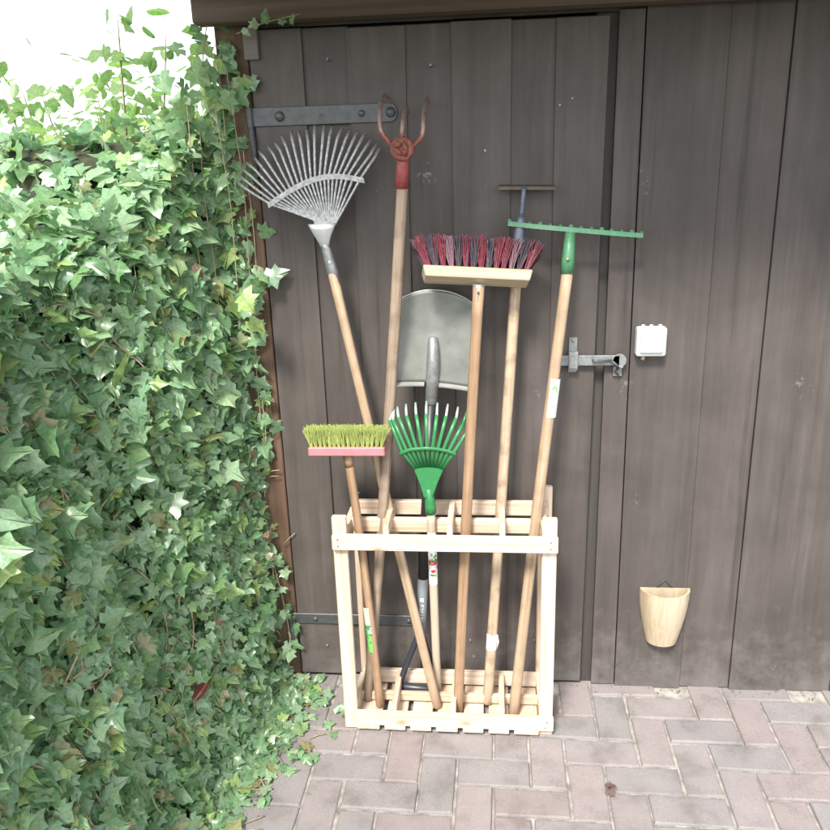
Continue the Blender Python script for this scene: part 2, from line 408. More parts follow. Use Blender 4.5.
o = strap(-.004, P1(397.5), 1.755, .047, [(P1(280), 2), (P1(321.5), 0), (P1(362), 1), (P1(391), 2)])
P2 = lambda px: at(px, 618, 0).x
o2 = strap(-.016, P2(415), .2255, .036, [(P2(316), 1), (P2(360), 0), (P2(409), 1)])
for o_ in (o, o2):
    for p in o_.data.polygons: p.use_smooth = p.area < 4e-5

for (px, py) in ((484.5, 151.5), (559, 106), (571.5, 99.5), (327, 60), (430, 66), (534, 640), (327, 645), (470, 640)):
    p = at(px, py, -.001); bm = NB(); disc(bm, (p.x, .009, p.z), (.1, -1, .15), .0032, .016, 10); obj('nail', bm, M['galvdull'], door)
# sliding bolt on the door's right edge
bm = NB()
a = at(561, 361, -.02); b = at(622, 362, -.02)
box(bm, (.80, -.020, a.z - .0145), (b.x - .006, -.011, a.z + .0145), .0015)
disc(bm, (b.x - .006, -.020, a.z), (0, 1, 0), .0185, .009, 20)
k = at(573, 355, -.01)
box(bm, (k.x - .012, -.0045, k.z - .052), (k.x + .012, -.0002, k.z + .050), .001, 1)
box(bm, (k.x - .013, -.027, a.z - .022), (k.x + .013, -.0215, a.z + .022), .002)
box(bm, (k.x - .013, -.024, a.z - .026), (k.x + .013, -.002, a.z - .0205), .001)
box(bm, (k.x - .013, -.024, a.z + .0205), (k.x + .013, -.002, a.z + .026), .001)
for dz in (-.041, .040): disc(bm, (k.x, -.0045, k.z + dz), (0, -1, 0), .005, .003, 10, dome=True)
q = at(621, 370, -.01)
tube(bm, [(q.x - .03, -.027, a.z + .002), (q.x - .075, -.030, a.z + .000), (q.x - .082, -.026, a.z + .004)], .0036, 8, 2)
tube(bm, [(q.x - .032, -.026, a.z + .002), (q.x - .018, -.034, a.z - .008), (q.x - .010, -.024, a.z - .020)], .0042, 8, 2)
bolt = obj('sliding_bolt', bm, [M['galvdull'], M['rust'], M['iron']], door)
bm = NB()
box(bm, (q.x - .021, -.0045, a.z - .049), (q.x + .004, .0115, a.z - .019), .001); box(bm, (q.x - .022, -.024, a.z - .0205), (q.x + .004, -.002, a.z - .0165), .001)
disc(bm, (q.x - .010, -.0045, a.z - .036), (0, -1, 0), .006, .003, 10, dome=True)
tube(bm, [(q.x - .008, -.006, a.z - .028), (q.x - .016, -.010, a.z - .036), (q.x - .006, -.009, a.z - .045)], .0026, 6, 1)
obj('bolt_keeper', bm, [M['galvdull'], M['iron']], shed)

# frame and walls of the shed
GL, GR = xb[7] + .004, .951
bm = NB(); box(bm, (xt[7] - .03, .030, -.02), (1.03, .075, 2.02)); obj('door_jamb', bm, M['jambdark'], shed)
bm = NB(); vs = box(bm, (0, .004, .004), (1, .0295, 1.975), .0015)
for v in vs: v.co.x = (.953 if v.co.x < .5 else 1.024 - .008 * v.co.z / 1.96)
x = 1.0275; widths = [.205, .152, .16, .148, .155, .16, .15, .155, .16]
for i, w in enumerate(widths):
    y0 = .002 if i % 2 == 0 else .009
    vs = box(bm, (0, y0, -.004 + random.uniform(0, .006)), (1, y0 + .0215, 2.0), .0015)
    for v in vs:
        l = x - (0 if i % 2 == 0 else 0); r_ = x + w - .002
        v.co.x = l + (r_ - l) * v.co.x - (.008 * v.co.z / 1.96 if i == 0 else .008 * v.co.z / 1.96)
    x += w
obj('wall', bm, M['wallboard'], shed)
bm = NB(); box(bm, (-.086, .008, -.02), (-.001, .10, 2.02), .003); obj('corner_post', bm, M['post'], shed)
bm = NB()
for i in range(14): box(bm, (-.084 + (.004 if i % 2 else 0), .101 + i * .15, -.01), (-.06, .249 + i * .15, 2.05), .0015)
obj('wall', bm, M['wallboard'], shed)
bm = NB(); box(bm, (-.10, .13, -.02), (2.4, .16, 2.05)); box(bm, (-.05, 2.15, -.02), (2.4, 2.2, 2.05)); box(bm, (2.38, .161, -.02), (2.42, 2.149, 2.05))
obj('inner_wall', bm, M['jambdark'], shed)
bm = NB(); box(bm, (-.02, .012, DT + .006), (2.4, .05, 2.06)); obj('door_head', bm, M['jambdark'], shed)
zb = at(480, 9.5, -.07).z
bm = NB(); box(bm, (-.115, -.07, zb), (2.45, -.004, zb + .11), .004); obj('lintel_beam', bm, M['beam'], shed)
# roof out of view, its overhanging eave deepened to shade the upper wall
bm = NB()
for i in range(5): box(bm, (-.20, -.58 + i * .128, 2.128), (2.6, -.454 + i * .128, 2.146), .001)
obj('soffit', bm, M['soffit'], shed)
bm = NB(); vs = box(bm, (-.22, -.62, 2.148), (2.62, 2.4, 2.19), .003)
for v in vs:
    if v.co.y > 1: v.co.z += .35
obj('roof', bm, M['jambdark'], shed)
bm = NB(); box(bm, (-.21, -.610, 2.05), (2.6, -.588, 2.147), .002); obj('fascia', bm, M['beam'], shed)

# ------------------------------------------------------------------ switch on the wall
c = at(633, 340, -.0); W = .082; x0 = c.x + .004
sw = empty('light_switch', 'white surface mounted light switch box on the dark wall right of the bolt', 'switch', Matrix.Translation((x0 + W / 2, .002, c.z)))
bm = NB(); box(bm, (-W / 2, -.036, -W / 2), (W / 2, .0, W / 2), .008, seg=3)
for dx in (-.022, .0, .024): tube(bm, [(dx, -.016, W / 2 - .001), (dx, -.016, W / 2 + .005)], .005, 10)
obj('housing', bm, M['white'], sw)
bm = NB(); box(bm, (-W / 2 + .010, -.0415, -W / 2 + .011), (W / 2 - .010, -.034, W / 2 - .011), .004, seg=2); obj('rocker', bm, M['rocker'], sw)
bm = NB(); tube(bm, [(-.017, -.016, -W / 2 + .001), (-.019, -.016, -W / 2 - .012)], [.006, .0055], 10); obj('cable_gland', bm, M['clay'], sw)

# half round wooden trug hung at the right
a = at(643, 597, -.06); b = at(643, 650, -.06)
bk = empty('wall_planter', 'pale wooden half round wall planter hung low on the dark boards', 'planter', Matrix.Translation((a.x + .075, .0, b.z)))
H = a.z - b.z
bm = NB(); n = 14; L = 6; rings = []
for j in range(L + 1):
    t = j / L; rad = .075 * (.62 + .38 * math.sin(t * math.pi / 2)); z = t * H
    ring = []
    for i in range(n + 1):
        an = math.pi * i / n; ring.append((rad * math.cos(an), -.002 - rad * .85 * math.sin(an), z))
    rings.append([bm.verts.new(p) for p in ring] + [])
inner = [[bm.verts.new((v.co.x * .88, v.co.y * .88 - .004, v.co.z + (.008 if j == 0 else 0))) for v in r_] for j, r_ in enumerate(rings)]
for rr in (rings, inner):
    for p, q_ in zip(rr, rr[1:]):
        for i in range(n): bm.faces.new((p[i], p[i + 1], q_[i + 1], q_[i]))
        bm.faces.new((p[n], p[0], q_[0], q_[n]))
    bm.faces.new(rr[0])
for i in range(n): bm.faces.new((rings[-1][i], rings[-1][i + 1], inner[-1][i + 1], inner[-1][i]))
bm.faces.new((rings[-1][n], rings[-1][0], inner[-1][0], inner[-1][n]))
obj('tub', bm, M['clay'], bk)
bm = NB(); tube(bm, [(.03, -.003, H - .01), (.0, -.003, H + .03), (-.03, -.003, H - .01)], .002, 6); obj('hanger', bm, M['iron'], bk)

# ------------------------------------------------------------------ rack
RX0, RX1 = .192, .812; YF, YR = -.243, -.030; PW = .040; PT = .020; RT = .018
rack = empty('tool_rack', 'fresh pale pine tool rack with slatted bottom standing before the shed door', 'rack', Matrix.Translation((.5, -.135, 0)))
rk = lambda p: (p[0] - .5, p[1] + .135, p[2])
def rbox(bm, lo, hi, bev=.002): return box(bm, rk(lo), rk(hi), bev)
HF, HR = .700, .712
for (x0, x1) in ((RX0, RX0 + PW), (RX1 - PW, RX1)):
    bm = NB(); rbox(bm, (x0, YF, 0), (x1, YF + PT, HF), .0025); obj('post', bm, M['pine_z'], rack)
    xx0, xx1 = (x0 + .022, x1 + .0) if x0 < .5 else (x0, x1 - .0)
    bm = NB(); rbox(bm, (xx0, YR - PT, 0), (xx1, YR, HR), .0025); obj('post', bm, M['pine_z'], rack)
def rail(name, y0, y1, z0, z1, x0, x1, m='pine_x'):
    bm = NB(); rbox(bm, (x0, y0, z0), (x1, y1, z1), .0022); return obj(name, bm, M[m], rack)
rail('front_rail', YF - RT, YF - .0005, .607, .652, RX0 + .001, RX1 + .002)
rail('front_rail', YF - RT, YF - .0005, .026, .070, RX0 + PW * .9, RX1 + .002)
rail('back_rail', YR - PT - RT, YR - PT - .0005, .628, .672, RX0 + .03, RX1 - .012)
rail('back_rail', YR - PT - RT, YR - PT - .0005, .036, .082, RX0 + .03, RX1 - .012)
YM = -.145
rail('middle_rail', YM - .008, YM + .008, .612, .655, RX0 + .034, RX1 - .034)
rail('middle_rail', YM - .008, YM + .008, .034, .062, RX0 + .034, RX1 - .034)
for sx in (RX0 + .0225, RX1 - .0395):
    for z0, z1 in ((.612, .655), (.034, .075)):
        bm = NB(); rbox(bm, (sx, YF + PT + .0005, z0), (sx + .017, YR - PT - RT - .0005, z1), .002); obj('side_rail', bm, M['pine_y'], rack)
for dx in (.343, .520, .664):
    for z0, z1 in ((.6565, .678), (.0635, .086)):
        bm = NB(); rbox(bm, (dx - .008, YF + .0006, z0 - .018), (dx + .008, YM - .0086, z1), .0018)
        rbox(bm, (dx - .008, YM - .0086, z0), (dx + .008, YM + .0086, z1), .0005)
        rbox(bm, (dx - .008, YM + .0086, z0 - .018), (dx + .008, YR - PT - RT - .0008, z1), .0018)
        obj('divider', bm, M['pine_y'], rack)
for (sx, sy, sz) in [(x_, YF - RT - .0003, z_) for x_ in (RX0 + .018, RX1 - .018) for z_ in (.620, .640)] + [(RX1 - .022, YF - RT - .0003, .039), (RX1 - .016, YF - RT - .0003, .058)] + [(RX1 - .020, YR - PT - .0003, .655), (RX1 - .015, YR - PT - .0003, .664), (RX0 + .046, YR - PT - .0003, .690)]:
    bm = NB(); disc(bm, rk((sx, sy + .001, sz)), (0, -1, 0), .0030, .0012, 10); obj('screw', bm, M['galvdull'], rack)
gaps = [at(p, 730, YF).x for p in (383, 408.5, 434, 460.5, 486, 511.5)]
ed = [RX0 + PW * .95] + gaps + [RX1 - PW]
for i in range(7):
    a, b = ed[i] + (.0075 if i else 0), ed[i + 1] - (.0075 if i < 6 else 0)
    bm = NB(); rbox(bm, (a, YF - .0165, .010), (b, YR - PT - RT + .014, .0255), .002); obj('floor_slat', bm, M['pine_y'], rack)
FZ = .026

# ------------------------------------------------------------------ tools
def tool(name, label, cat, foot, top, group='long handled tools standing in the rack'):
    z = (top - foot); L = z.length; z.normalize()
    y = Vector((0, 1, 0)); y = (y - z * y.dot(z)).normalized(); x = y.cross(z)
    mat = Matrix((x, y, z)).transposed().to_4x4(); mat.translation = foot
    o = empty(name, label, cat, mat, group); inv = mat.inverted()
    return o, (lambda p: inv @ Vector(p)), L
def handle(root, L, r0, r1, mat, z0=0., bend=.0, name='handle'):
    bm = NB(); n = 16; pts = []; rad = []
    ph = random.uniform(0, 6.28)
    for i in range(n + 1):
        t = i / n; w = bend * math.sin(math.pi * t)
        pts.append((w * math.cos(ph), w * math.sin(ph) * .3, z0 + (L - z0) * t)); rad.append((r0 + (r1 - r0) * t) * (1 + .012 * math.sin(9 * t + ph)))
    pts.insert(0, (pts[0][0], pts[0][1], z0 - .0)); rad.insert(0, rad[0] * .82); pts[1] = (pts[1][0], pts[1][1], z0 + .004)
    tube(bm, pts, rad, 20)
    return obj(name, bm, mat, root)

# 1 lawn rake with a fan of steel tines
foot = gz(437.5, 707, FZ + .004); top = at(331.5, 268, -.075)
lr, L1, L = tool('lawn_rake', 'wire fan lawn rake with silver tines leaning left just below the upper hinge', 'rake', foot, top)
handle(lr, L, .0140, .0135, M['ash'], bend=.006)
hub = L1(at(322.5, 236, -.095)); st = L1(at(336.5, 284, -.072)); sm_ = L1(at(326, 248, -.088))
bm = NB(); tube(bm, [st, L1(at(331.5, 268, -.075)), sm_, hub], [.0158, .0155, .0125, .009], 18)
disc(bm, L1(at(330, 262, -.09)), (0, -1, 0), .004, .006, 8)
obj('socket', bm, M['galv'], lr)
tips = [(34, 525), (50, 497), (65, 462), (88, 432), (131, 408), (153, 372), (200, 350), (235, 330), (270, 295), (318, 270), (357, 270), (400, 265), (440, 240), (490, 240), (530, 245), (580, 252), (622, 264), (660, 270), (700, 275), (733, 310), (758, 335), (778, 350)]
tips = [(230 + a * .19277, 80 + b * .19277) for a, b in tips]
bx_px = [(268, 205.5), (276, 200), (285, 194), (294, 188.5), (304, 183.5), (314, 179.5), (325, 177), (336, 176.3), (348, 177.3), (364, 180.5)]
def interp(poly, t):
    t = max(0, min(.9999, t)) * (len(poly) - 1); i = int(t); f = t - i
    return (poly[i][0] * (1 - f) + poly[i + 1][0] * f, poly[i][1] * (1 - f) + poly[i + 1][1] * f)
kinks = [(75, 560), (90, 530), (105, 495), (125, 460), (160, 445), (180, 405), (225, 385), (260, 365), (292, 345), (325, 318), (366, 318), (405, 315), (438, 298), (482, 295), (515, 300), (556, 305), (598, 312), (635, 322), (668, 335), (700, 355), (730, 385), (755, 395)]
n = len(tips)
for i, (tx, ty) in enumerate(tips):
    t = i / (n - 1)
    b0 = (313.5 + t * 22, 222 + 8 * (2 * t - 1) ** 2 * (-.3) + 4 * t); bb = interp(bx_px, .03 + .94 * t)
    # the shank runs on from the band, then the tip is bent back to the wall
    dx, dy = bb[0] - b0[0], bb[1] - b0[1]; dl = math.hypot(dx, dy); dx /= dl; dy /= dl
    full = math.hypot(tx - bb[0], ty - bb[1]); kx, ky = bb[0] + dx * (full - 9), bb[1] + dy * (full - 9)
    kx, ky = 230 + kinks[i][0] * .19277, 80 + kinks[i][1] * .19277
    pA, pB, pK, pT = at(*b0, -.098), at(*bb, -.090), at(kx, ky, -.072), at(tx, ty, -.046)
    pH = at(320.5 + 4 * t, 235.5, -.0965)
    pM = pK + (pT - pK) * .25 + Vector((0, -.002, 0))
    bm = NB(); tube(bm, [L1(p) for p in (pH, pA, pB, pB.lerp(pK, .5) + Vector((0, -.002, 0)), pK, pM, pT)], [.0029, .0031, .0035, .0037, .0039, .0042, .0041], 8)
    obj('tine', bm, M['tine'], lr)
bm = NB(); bp = [L1(at(*interp(bx_px, i / 24), -.0955)) for i in range(25)]
for off, in ((0,),):
    lo = [bm.verts.new(p + Vector((0, 0, -.007))) for p in bp]; hi = [bm.verts.new(p + Vector((0, -.001, .007))) for p in bp]
    lo2 = [bm.verts.new(p + Vector((0, .012, -.007))) for p in bp]; hi2 = [bm.verts.new(p + Vector((0, .012, .007))) for p in bp]
    for i in range(24):
        for a_, b_ in ((lo, hi), (hi, hi2), (hi2, lo2), (lo2, lo)): bm.faces.new((a_[i], a_[i + 1], b_[i + 1], b_[i]))
    for i in (0, 24): bm.faces.new((lo[i], hi[i], hi2[i], lo2[i]))
obj('spreader_bar', bm, M['tine'], lr)
bm = NB(); cp = [(L1(at(321.8, 223.5, -.101)), .038), (L1(at(322.3, 229, -.102)), .032), (L1(at(323, 236, -.101)), .0225), (L1(at(324.3, 243, -.097)), .0140), (L1(at(325.2, 248, -.092)), .0125)]
tube(bm, [p for p, r_ in cp], [r_ for p, r_ in cp], 30, flat=(Vector((0, 1, 0)), .30))
obj('clamp_plate', bm, M['clamp'], lr)

# 2 three pronged red cultivator
foot = gz(368, 699, FZ + .003); top = at(402.5, 182, -.135)
cu, L1, L = tool('hand_cultivator', 'old three pronged claw cultivator with faded red hub at the upper hinge end', 'cultivator', foot, top)
handle(cu, L + .02, .0155, .0150, M['ash_old'], bend=.010)
bm = NB(); s0 = L1(at(401.5, 188, -.134)); s1 = L1(at(403, 159, -.142)); tube(bm, [s0, s0.lerp(s1, .5), s1, s1 + Vector((0, 0, .012))], [.0175, .0168, .0155, .012], 18)
obj('ferrule', bm, M['redband'], cu)
hubw = at(402.5, 149, -.150); hb = L1(hubw); bm = NB()
tube(bm, [hb + Vector((0, .018, 0)), hb + Vector((0, .010, 0)), hb + Vector((0, -.010, 0)), hb + Vector((0, -.014, 0))], [.020, .030, .030, .022], 24)
for an, rr_, ln_ in ((.5, .010, .020), (2.4, .013, .016), (3.9, .011, .021), (5.4, .012, .015)):
    c_ = hb + Vector((rr_ * math.cos(an), -.013, rr_ * math.sin(an))); t_ = Vector((-math.sin(an), 0, math.cos(an)))
    tube(bm, [c_ - t_ * ln_ * .5 + Vector((0, .004, 0)), c_ + Vector((0, -.005, 0)), c_ + t_ * ln_ * .6 + Vector((0, .003, .002))], [.005, .0078, .0045], 8)
tube(bm, [hb + Vector((.026 * math.sin(k * .628), -.012, -.026 * math.cos(k * .628))) for k in range(11)], .0034, 6)
obj('hub', bm, M['redpaint'], cu)
bm = NB(); tube(bm, [s1 + Vector((-.012, -.006, .004)), s1 + Vector((-.008, -.010, .014)), s1 + Vector((.008, -.010, .014)), s1 + Vector((.012, -.006, .004))], .004, 8); obj('collar', bm, M['galvdull'], cu)
T = [[(392, 146, -.15), (386.5, 139, -.152), (381.5, 132, -.152), (380, 122, -.148), (380, 112, -.135), (381, 103, -.108), (383.5, 97, -.075), (386, 94.5, -.045), (388.5, 98, -.015)],
     [(401.5, 143, -.155), (402, 133, -.156), (403, 122, -.148), (404.5, 113, -.120), (406, 108, -.075), (407.5, 109, -.040), (408.5, 113, -.014)],
     [(412, 147, -.15), (417, 142, -.152), (421.5, 137, -.152), (423, 130, -.150), (423.5, 120, -.142), (424, 110, -.120), (425.5, 102, -.085), (427.5, 98, -.045), (429.5, 103, -.015)]]
def smoothpath(pts, sub=4):
    out = []
    for i in range(len(pts) - 1):
        p0, p1, p2, p3 = pts[max(i - 1, 0)], pts[i], pts[i + 1], pts[min(i + 2, len(pts) - 1)]
        for k in range(sub):
            t = k / sub
            out.append(.5 * ((2 * p1) + (p2 - p0) * t + (2 * p0 - 5 * p1 + 4 * p2 - p3) * t * t + (-p0 + 3 * p1 - 3 * p2 + p3) * t ** 3))
    out.append(pts[-1]); return out
for t in T:
    pts = smoothpath([L1(at(*p)) for p in t]); n = len(pts)
    bm = NB(); tube(bm, pts, [.0060 * (1 - .5 * max(0, (i / n - .55)) / .45) for i in range(n)], 10, 0)
    for f in bm.faces:
        # red paint survives near the hub, bare steel towards the points
        zc = sum((v.co.z for v in f.verts)) / len(f.verts)
        f.material_index = 1 if zc - hb.z < .035 + random.uniform(-.006, .006) else 0
    obj('tine', bm, [M['tineworn'], M['redpaint']], cu)

# 3 shovel, blade up
foot = gz(418, 689, FZ + .012); top = at(432.5, 372, -.075)
sh, L1, L = tool('shovel', 'round topped grey steel shovel turned blade up with black shaft', 'shovel', foot, top)
zj = L1(at(430.5, 402, -.07)).z; zg = L1(at(424, 578, -.09)).z; zn = L1(at(423, 640, -.11)).z
bm = NB(); tube(bm, [(0, 0, zg - .01), (0, 0, zj + .01)], [.0155, .0155], 20); obj('shaft', bm, M['shaftblack'], sh)
bm = NB(); tube(bm, [(0, 0, zn), (0, 0, zn + .02), (0, 0, zg - .004), (0, 0, zg)], [.0150, .0165, .0170, .0155], 20); 
text_on(bm, 'FISKARS', .017, .0172, zg - .112, .0, 1, rot90=True)
wrap(bm, .0173, zg - .072, zg - .060, -.35, .35, 1, 4)
obj('grip_sleeve', bm, [M['gripgrey'], M['paper']], sh)
bm = NB()
zb_ = .0; w_ = .060
for s in (-1, 1): tube(bm, smoothpath([Vector((s * .004, 0, zn + .01)), Vector((s * .014, 0, zn - .018)), Vector((s * .038, 0, (zn) * .48)), Vector((s * .054, 0, .030)), Vector((s * .055, 0, .008))]), .0095, 12, flat=(Vector((0, 1, 0)), .8))
tube(bm, [(-.060, 0, .004), (-.055, 0, .004), (.055, 0, .004), (.060, 0, .004)], [.009, .0135, .0135, .009], 14)
obj('d_grip', bm, M['gripdark'], sh)
# blade: a dished sheet
w = .112; bl = L1(at(432, 382, -.085)); tp = L1(at(432, 290, -.062)); hB = tp.z - bl.z
nu, nv = 28, 24
def blade_pt(u, v, off=0):
    s = 2 * u - 1; zt = hB - .034 * abs(s) ** 2.2; zl = -.008 * abs(s) ** 3 * 0
    tap = .96 - .06 * (1 - v) ** 2 + .02 * v
    x = s * w * tap; y = -.024 * s * s - .020 * (1 - v) ** 3 * 0 + .030 * math.sin(v * math.pi * .5) - .010
    # raised socket fold running into the blade
    fold = math.exp(-(s / .11) ** 2) * max(0, 1 - v / .52) ** .7
    return Vector((bl.x + x, bl.y + y - .018 * fold + off, bl.z + zl + (zt - zl) * v))
bm = NB(); Fv = [[bm.verts.new(blade_pt(i / nu, j / nv)) for i in range(nu + 1)] for j in range(nv + 1)]
Bv = [[bm.verts.new(blade_pt(i / nu, j / nv, .0022)) for i in range(nu + 1)] for j in range(nv + 1)]
for j in range(nv):
    for i in range(nu):
        for G in (Fv, Bv):
            f = bm.faces.new((G[j][i], G[j][i + 1], G[j + 1][i + 1], G[j + 1][i])); f.smooth = True
for i in range(nu):
    bm.faces.new((Fv[0][i], Fv[0][i + 1], Bv[0][i + 1], Bv[0][i])); bm.faces.new((Fv[nv][i], Fv[nv][i + 1], Bv[nv][i + 1], Bv[nv][i])).material_index = 1
for j in range(nv):
    bm.faces.new((Fv[j][0], Fv[j + 1][0], Bv[j + 1][0], Bv[j][0])); bm.faces.new((Fv[j][nu], Fv[j + 1][nu], Bv[j + 1][nu], Bv[j][nu]))
# bright worn cutting rim and the rolled treads
tube(bm, [blade_pt(i / nu, 1, .001) for i in range(nu + 1)], .0021, 6, 1)
blade = obj('blade', bm, [M['blade'], M['bladerim']], sh)
bm = NB()
for a_, b_ in ((0.0, .40), (.60, 1.0)):
    pp = [blade_pt(a_ + (b_ - a_) * i / 8, 0) for i in range(9)]
    r1 = [bm.verts.new(p + Vector((0, -.001, .002))) for p in pp]; r2 = [bm.verts.new(p + Vector((0, -.013, -.004))) for p in pp]; r3 = [bm.verts.new(p + Vector((0, -.012, -.008))) for p in pp]; r4 = [bm.verts.new(p + Vector((0, .003, -.003))) for p in pp]
    rs = [r1, r2, r3, r4]
    for k in range(4):
        for i in range(8): bm.faces.new((rs[k][i], rs[k][i + 1], rs[(k + 1) % 4][i + 1], rs[(k + 1) % 4][i]))
    for i in (0, 8): bm.faces.new([r_[i] for r_ in rs])
obj('tread', bm, M['bladerim'], sh)
bm = NB(); q0 = Vector((0, 0, zj)); q1 = L1(at(432.5, 381, -.098)); q2 = L1(at(433, 360, -.098)); q3 = L1(at(433, 345, -.088)); q4 = L1(at(433, 338, -.078))
tube(bm, smoothpath([q0, q0.lerp(q1, .5), q1, q2, q3, q4], 4), [.0165 + .0012 * min(1, i / 8) - .0055 * max(0, (i - 12) / 8) for i in range(21)], 18)
obj('socket', bm, M['galvdull'], sh)

# brooms: tufts of filaments standing on a block
def bristles(root, cx, cy, cz, Lx, Ly, nx, ny, ln, per, mats, pick, flare=.25, fr=.0009, tuft=.004, ydir=0., sp=.09, rnd=.055):
    bm = NB()
    for i in range(nx):
        for j in range(ny):
            u = (i + .5) / nx * 2 - 1; v = (j + .5) / ny * 2 - 1 if ny > 1 else 0
            bx0, by0 = cx + u * Lx * .5 * .95, cy + v * Ly * .5 * .8; mi0 = pick(i, j)
            for k in range(per):
                a = random.uniform(0, 6.283); rr = tuft * math.sqrt(random.random())
                o_ = Vector((bx0 + rr * math.cos(a), by0 + rr * math.sin(a), cz))
                d = Vector((flare * u * abs(u) + random.gauss(0, rnd) + .9 * rr * math.cos(a) / tuft * sp, flare * v * .5 + ydir + random.gauss(0, .06), 1)).normalized()
                l = ln * random.uniform(.90, 1.03); c = Vector((random.gauss(0, .003), random.gauss(0, .003), 0))
                mi = mi0 if random.random() < .8 else pick(i + random.randint(0, 3), j)
                tube(bm, [o_, o_ + d * l * .55 + c * .5, o_ + d * l + c * 1.6], [fr, fr, fr * .75], 3, mi, cap=False)
    return obj('bristles', bm, mats, root)

# 4 small lime broom
foot = gz(380, 706, FZ + .003); top = at(348, 456, -.195)
gb, L1, L = tool('small_broom', 'small broom with lime green bristles and pink block leaning over the left post', 'broom', foot, top)
handle(gb, L + .01, .0125, .0120, M['ash_red'], bend=.006)
hd = Matrix.Rotation(R(-12), 4, 'X')
c_ = L1(at(348, 449, -.20))
bm = NB(); box(bm, (-.105, -.024, -.014), (.105, .026, .011), .003); m4 = Matrix.Translation(c_) @ Matrix.Rotation(R(-7.0), 4, 'Y') @ Matrix.Rotation(R(-10), 4, 'X')
blk = obj('block', bm, M['pink'], gb); blk.matrix_local = m4
bl_l = at(312.5, 449, -.21); bl_r = at(383, 449, -.21)
# align the block with its picture: level across
dl = (L1(bl_r) - L1(bl_l)); ang = math.atan2(dl.z, dl.x)
m4 = Matrix.Translation(L1(at(347.5, 449, -.205))) @ Matrix.Rotation(-ang, 4, 'Y') @ Matrix.Rotation(R(-4), 4, 'X'); blk.matrix_local = m4
br = bristles(gb, 0, 0, .009, .215, .05, 16, 4, .055, 30, [M['lime']], lambda i, j: 0, flare=.20, fr=.0009, tuft=.0036, sp=.12, rnd=.03); br.matrix_local = m4
bm = NB(); tube(bm, [(0, 0, L - .03), (0, 0, L + .006)], [.0135, .0145], 14); obj('ferrule', bm, M['ash_red'], gb)
z0 = L1(at(375, 652, -.19)).z; z1 = L1(at(367.5, 607, -.19)).z; zm = z0 + (z1 - z0) * .60
bm = NB(); r_ = .0129
wrap(bm, r_, z0, zm, -1.5, 1.3, 0); wrap(bm, r_, zm, z1, -1.5, 1.3, 1)
for k in range(9): wrap_blob(bm, r_ + .0004, zm - .012 - random.random() * .05, random.uniform(-.8, .9), .004, .003, 2)
wrap_blob(bm, r_ + .0006, zm - .020, .15, .006, .006, 3); wrap_blob(bm, r_ + .0006, zm - .008, .35, .003, .003, 3)
wrap(bm, r_ + .0003, zm - .012, zm + .002, -1.4, 1.25, 2)
text_on(bm, '- - -', .008, r_ + .0006, z1 - .012, -.1, 2)
obj('label', bm, [M['lbl_green'], M['lbl_pale'], M['lbl_dgreen'], M['paper']], gb)

# 5 small green leaf rake
foot = gz(437.5, 693, FZ + .003); top = at(431, 512, -.168)
lf, L1, L = tool('leaf_rake', 'small bright green leaf rake on a pale pole before the shovel', 'rake', foot, top)
handle(lf, L + .01, .0128, .0125, M['ash_pale'])
bm = NB(); p0, p1, p2 = L1(at(431, 513, -.168)), L1(at(430, 500, -.168)), L1(at(428.5, 488, -.175))
tube(bm, [p0, p0.lerp(p1, .6), p1, p2], [.0158, .0152, .0138, .010], 18); disc(bm, p0 + Vector((0, -.014, .012)), (0, -1, 0), .003, .003, 8); obj('socket', bm, M['greenplastic'], lf)
bm = NB(); pl = [(414, 469.5), (420, 468), (428.5, 467.3), (437, 468), (443.5, 470), (437, 484), (432.5, 498), (424, 498), (420, 484)]
va = [bm.verts.new(L1(at(x_, y_, -.182))) for x_, y_ in pl]; vb = [bm.verts.new(L1(at(x_, y_, -.168))) for x_, y_ in pl]
bm.faces.new(va); bm.faces.new(vb[::-1])
for i in range(9): bm.faces.new((va[i], va[(i + 1) % 9], vb[(i + 1) % 9], vb[i]))
bmesh.ops.bevel(bm, geom=list(bm.edges), offset=.0025, segments=2, affect='EDGES'); obj('fan_plate', bm, M['greenplastic'], lf)
tp_ = [(100, 135), (97, 140), (121, 118), (180, 100), (246, 90), (322, 80), (398, 92), (470, 100), (540, 120), (600, 148), (650, 175)]
kn = [(66, 212), (90, 210), (128, 190), (183, 180), (250, 172), (319, 168), (393, 175), (457, 182), (527, 195), (575, 235), (622, 262)]
bd = [(150, 425), (180, 412), (214, 402), (250, 398), (288, 396), (324, 394), (364, 396), (402, 400), (440, 407), (478, 416), (512, 430)]
cv = lambda p: (380 + p[0] * .14458, 390 + p[1] * .14458)
band = []
for i in range(11):
    t = i / 10; base = (415.5 + t * 27, 469)
    k_, b_, e_ = cv(kn[i]), cv(bd[i]), cv(tp_[i]); d0 = abs(2 * t - 1)
    y1 = -.190 + .012 * d0; pB = at(*base, -.176); pb = at(*b_, y1); pk = at(*k_, -.180 + .02 * d0); pe = at(*e_, -.140)
    band.append(at(b_[0], b_[1] + 1.5, y1 - .003))
    bm = NB(); tube(bm, [L1(p) for p in (pB, pb, pb.lerp(pk, .5), pk)], .0050, 8, 0, flat=(Vector((0, 1, 0)), .4))
    tube(bm, [L1(p) for p in (pk, pk.lerp(pe, .5) + Vector((0, -.004, 0)), pe)], [.0035, .0037, .0033], 8, 1, flat=(Vector((0, 1, 0)), .5))
    obj('tine', bm, [M['greenplastic'], M['greenworn'] if i < 9 else M['greenplastic']], lf)
band = smoothpath([L1(at(400.5, 453.5, -.178))] + [L1(p) for p in band] + [L1(at(455, 454.5, -.178))], 2)
bm = NB(); tube(bm, band, .0052, 10, flat=(Vector((0, 1, 0)), .7)); obj('spreader_bar', bm, M['greenplastic'], lf)
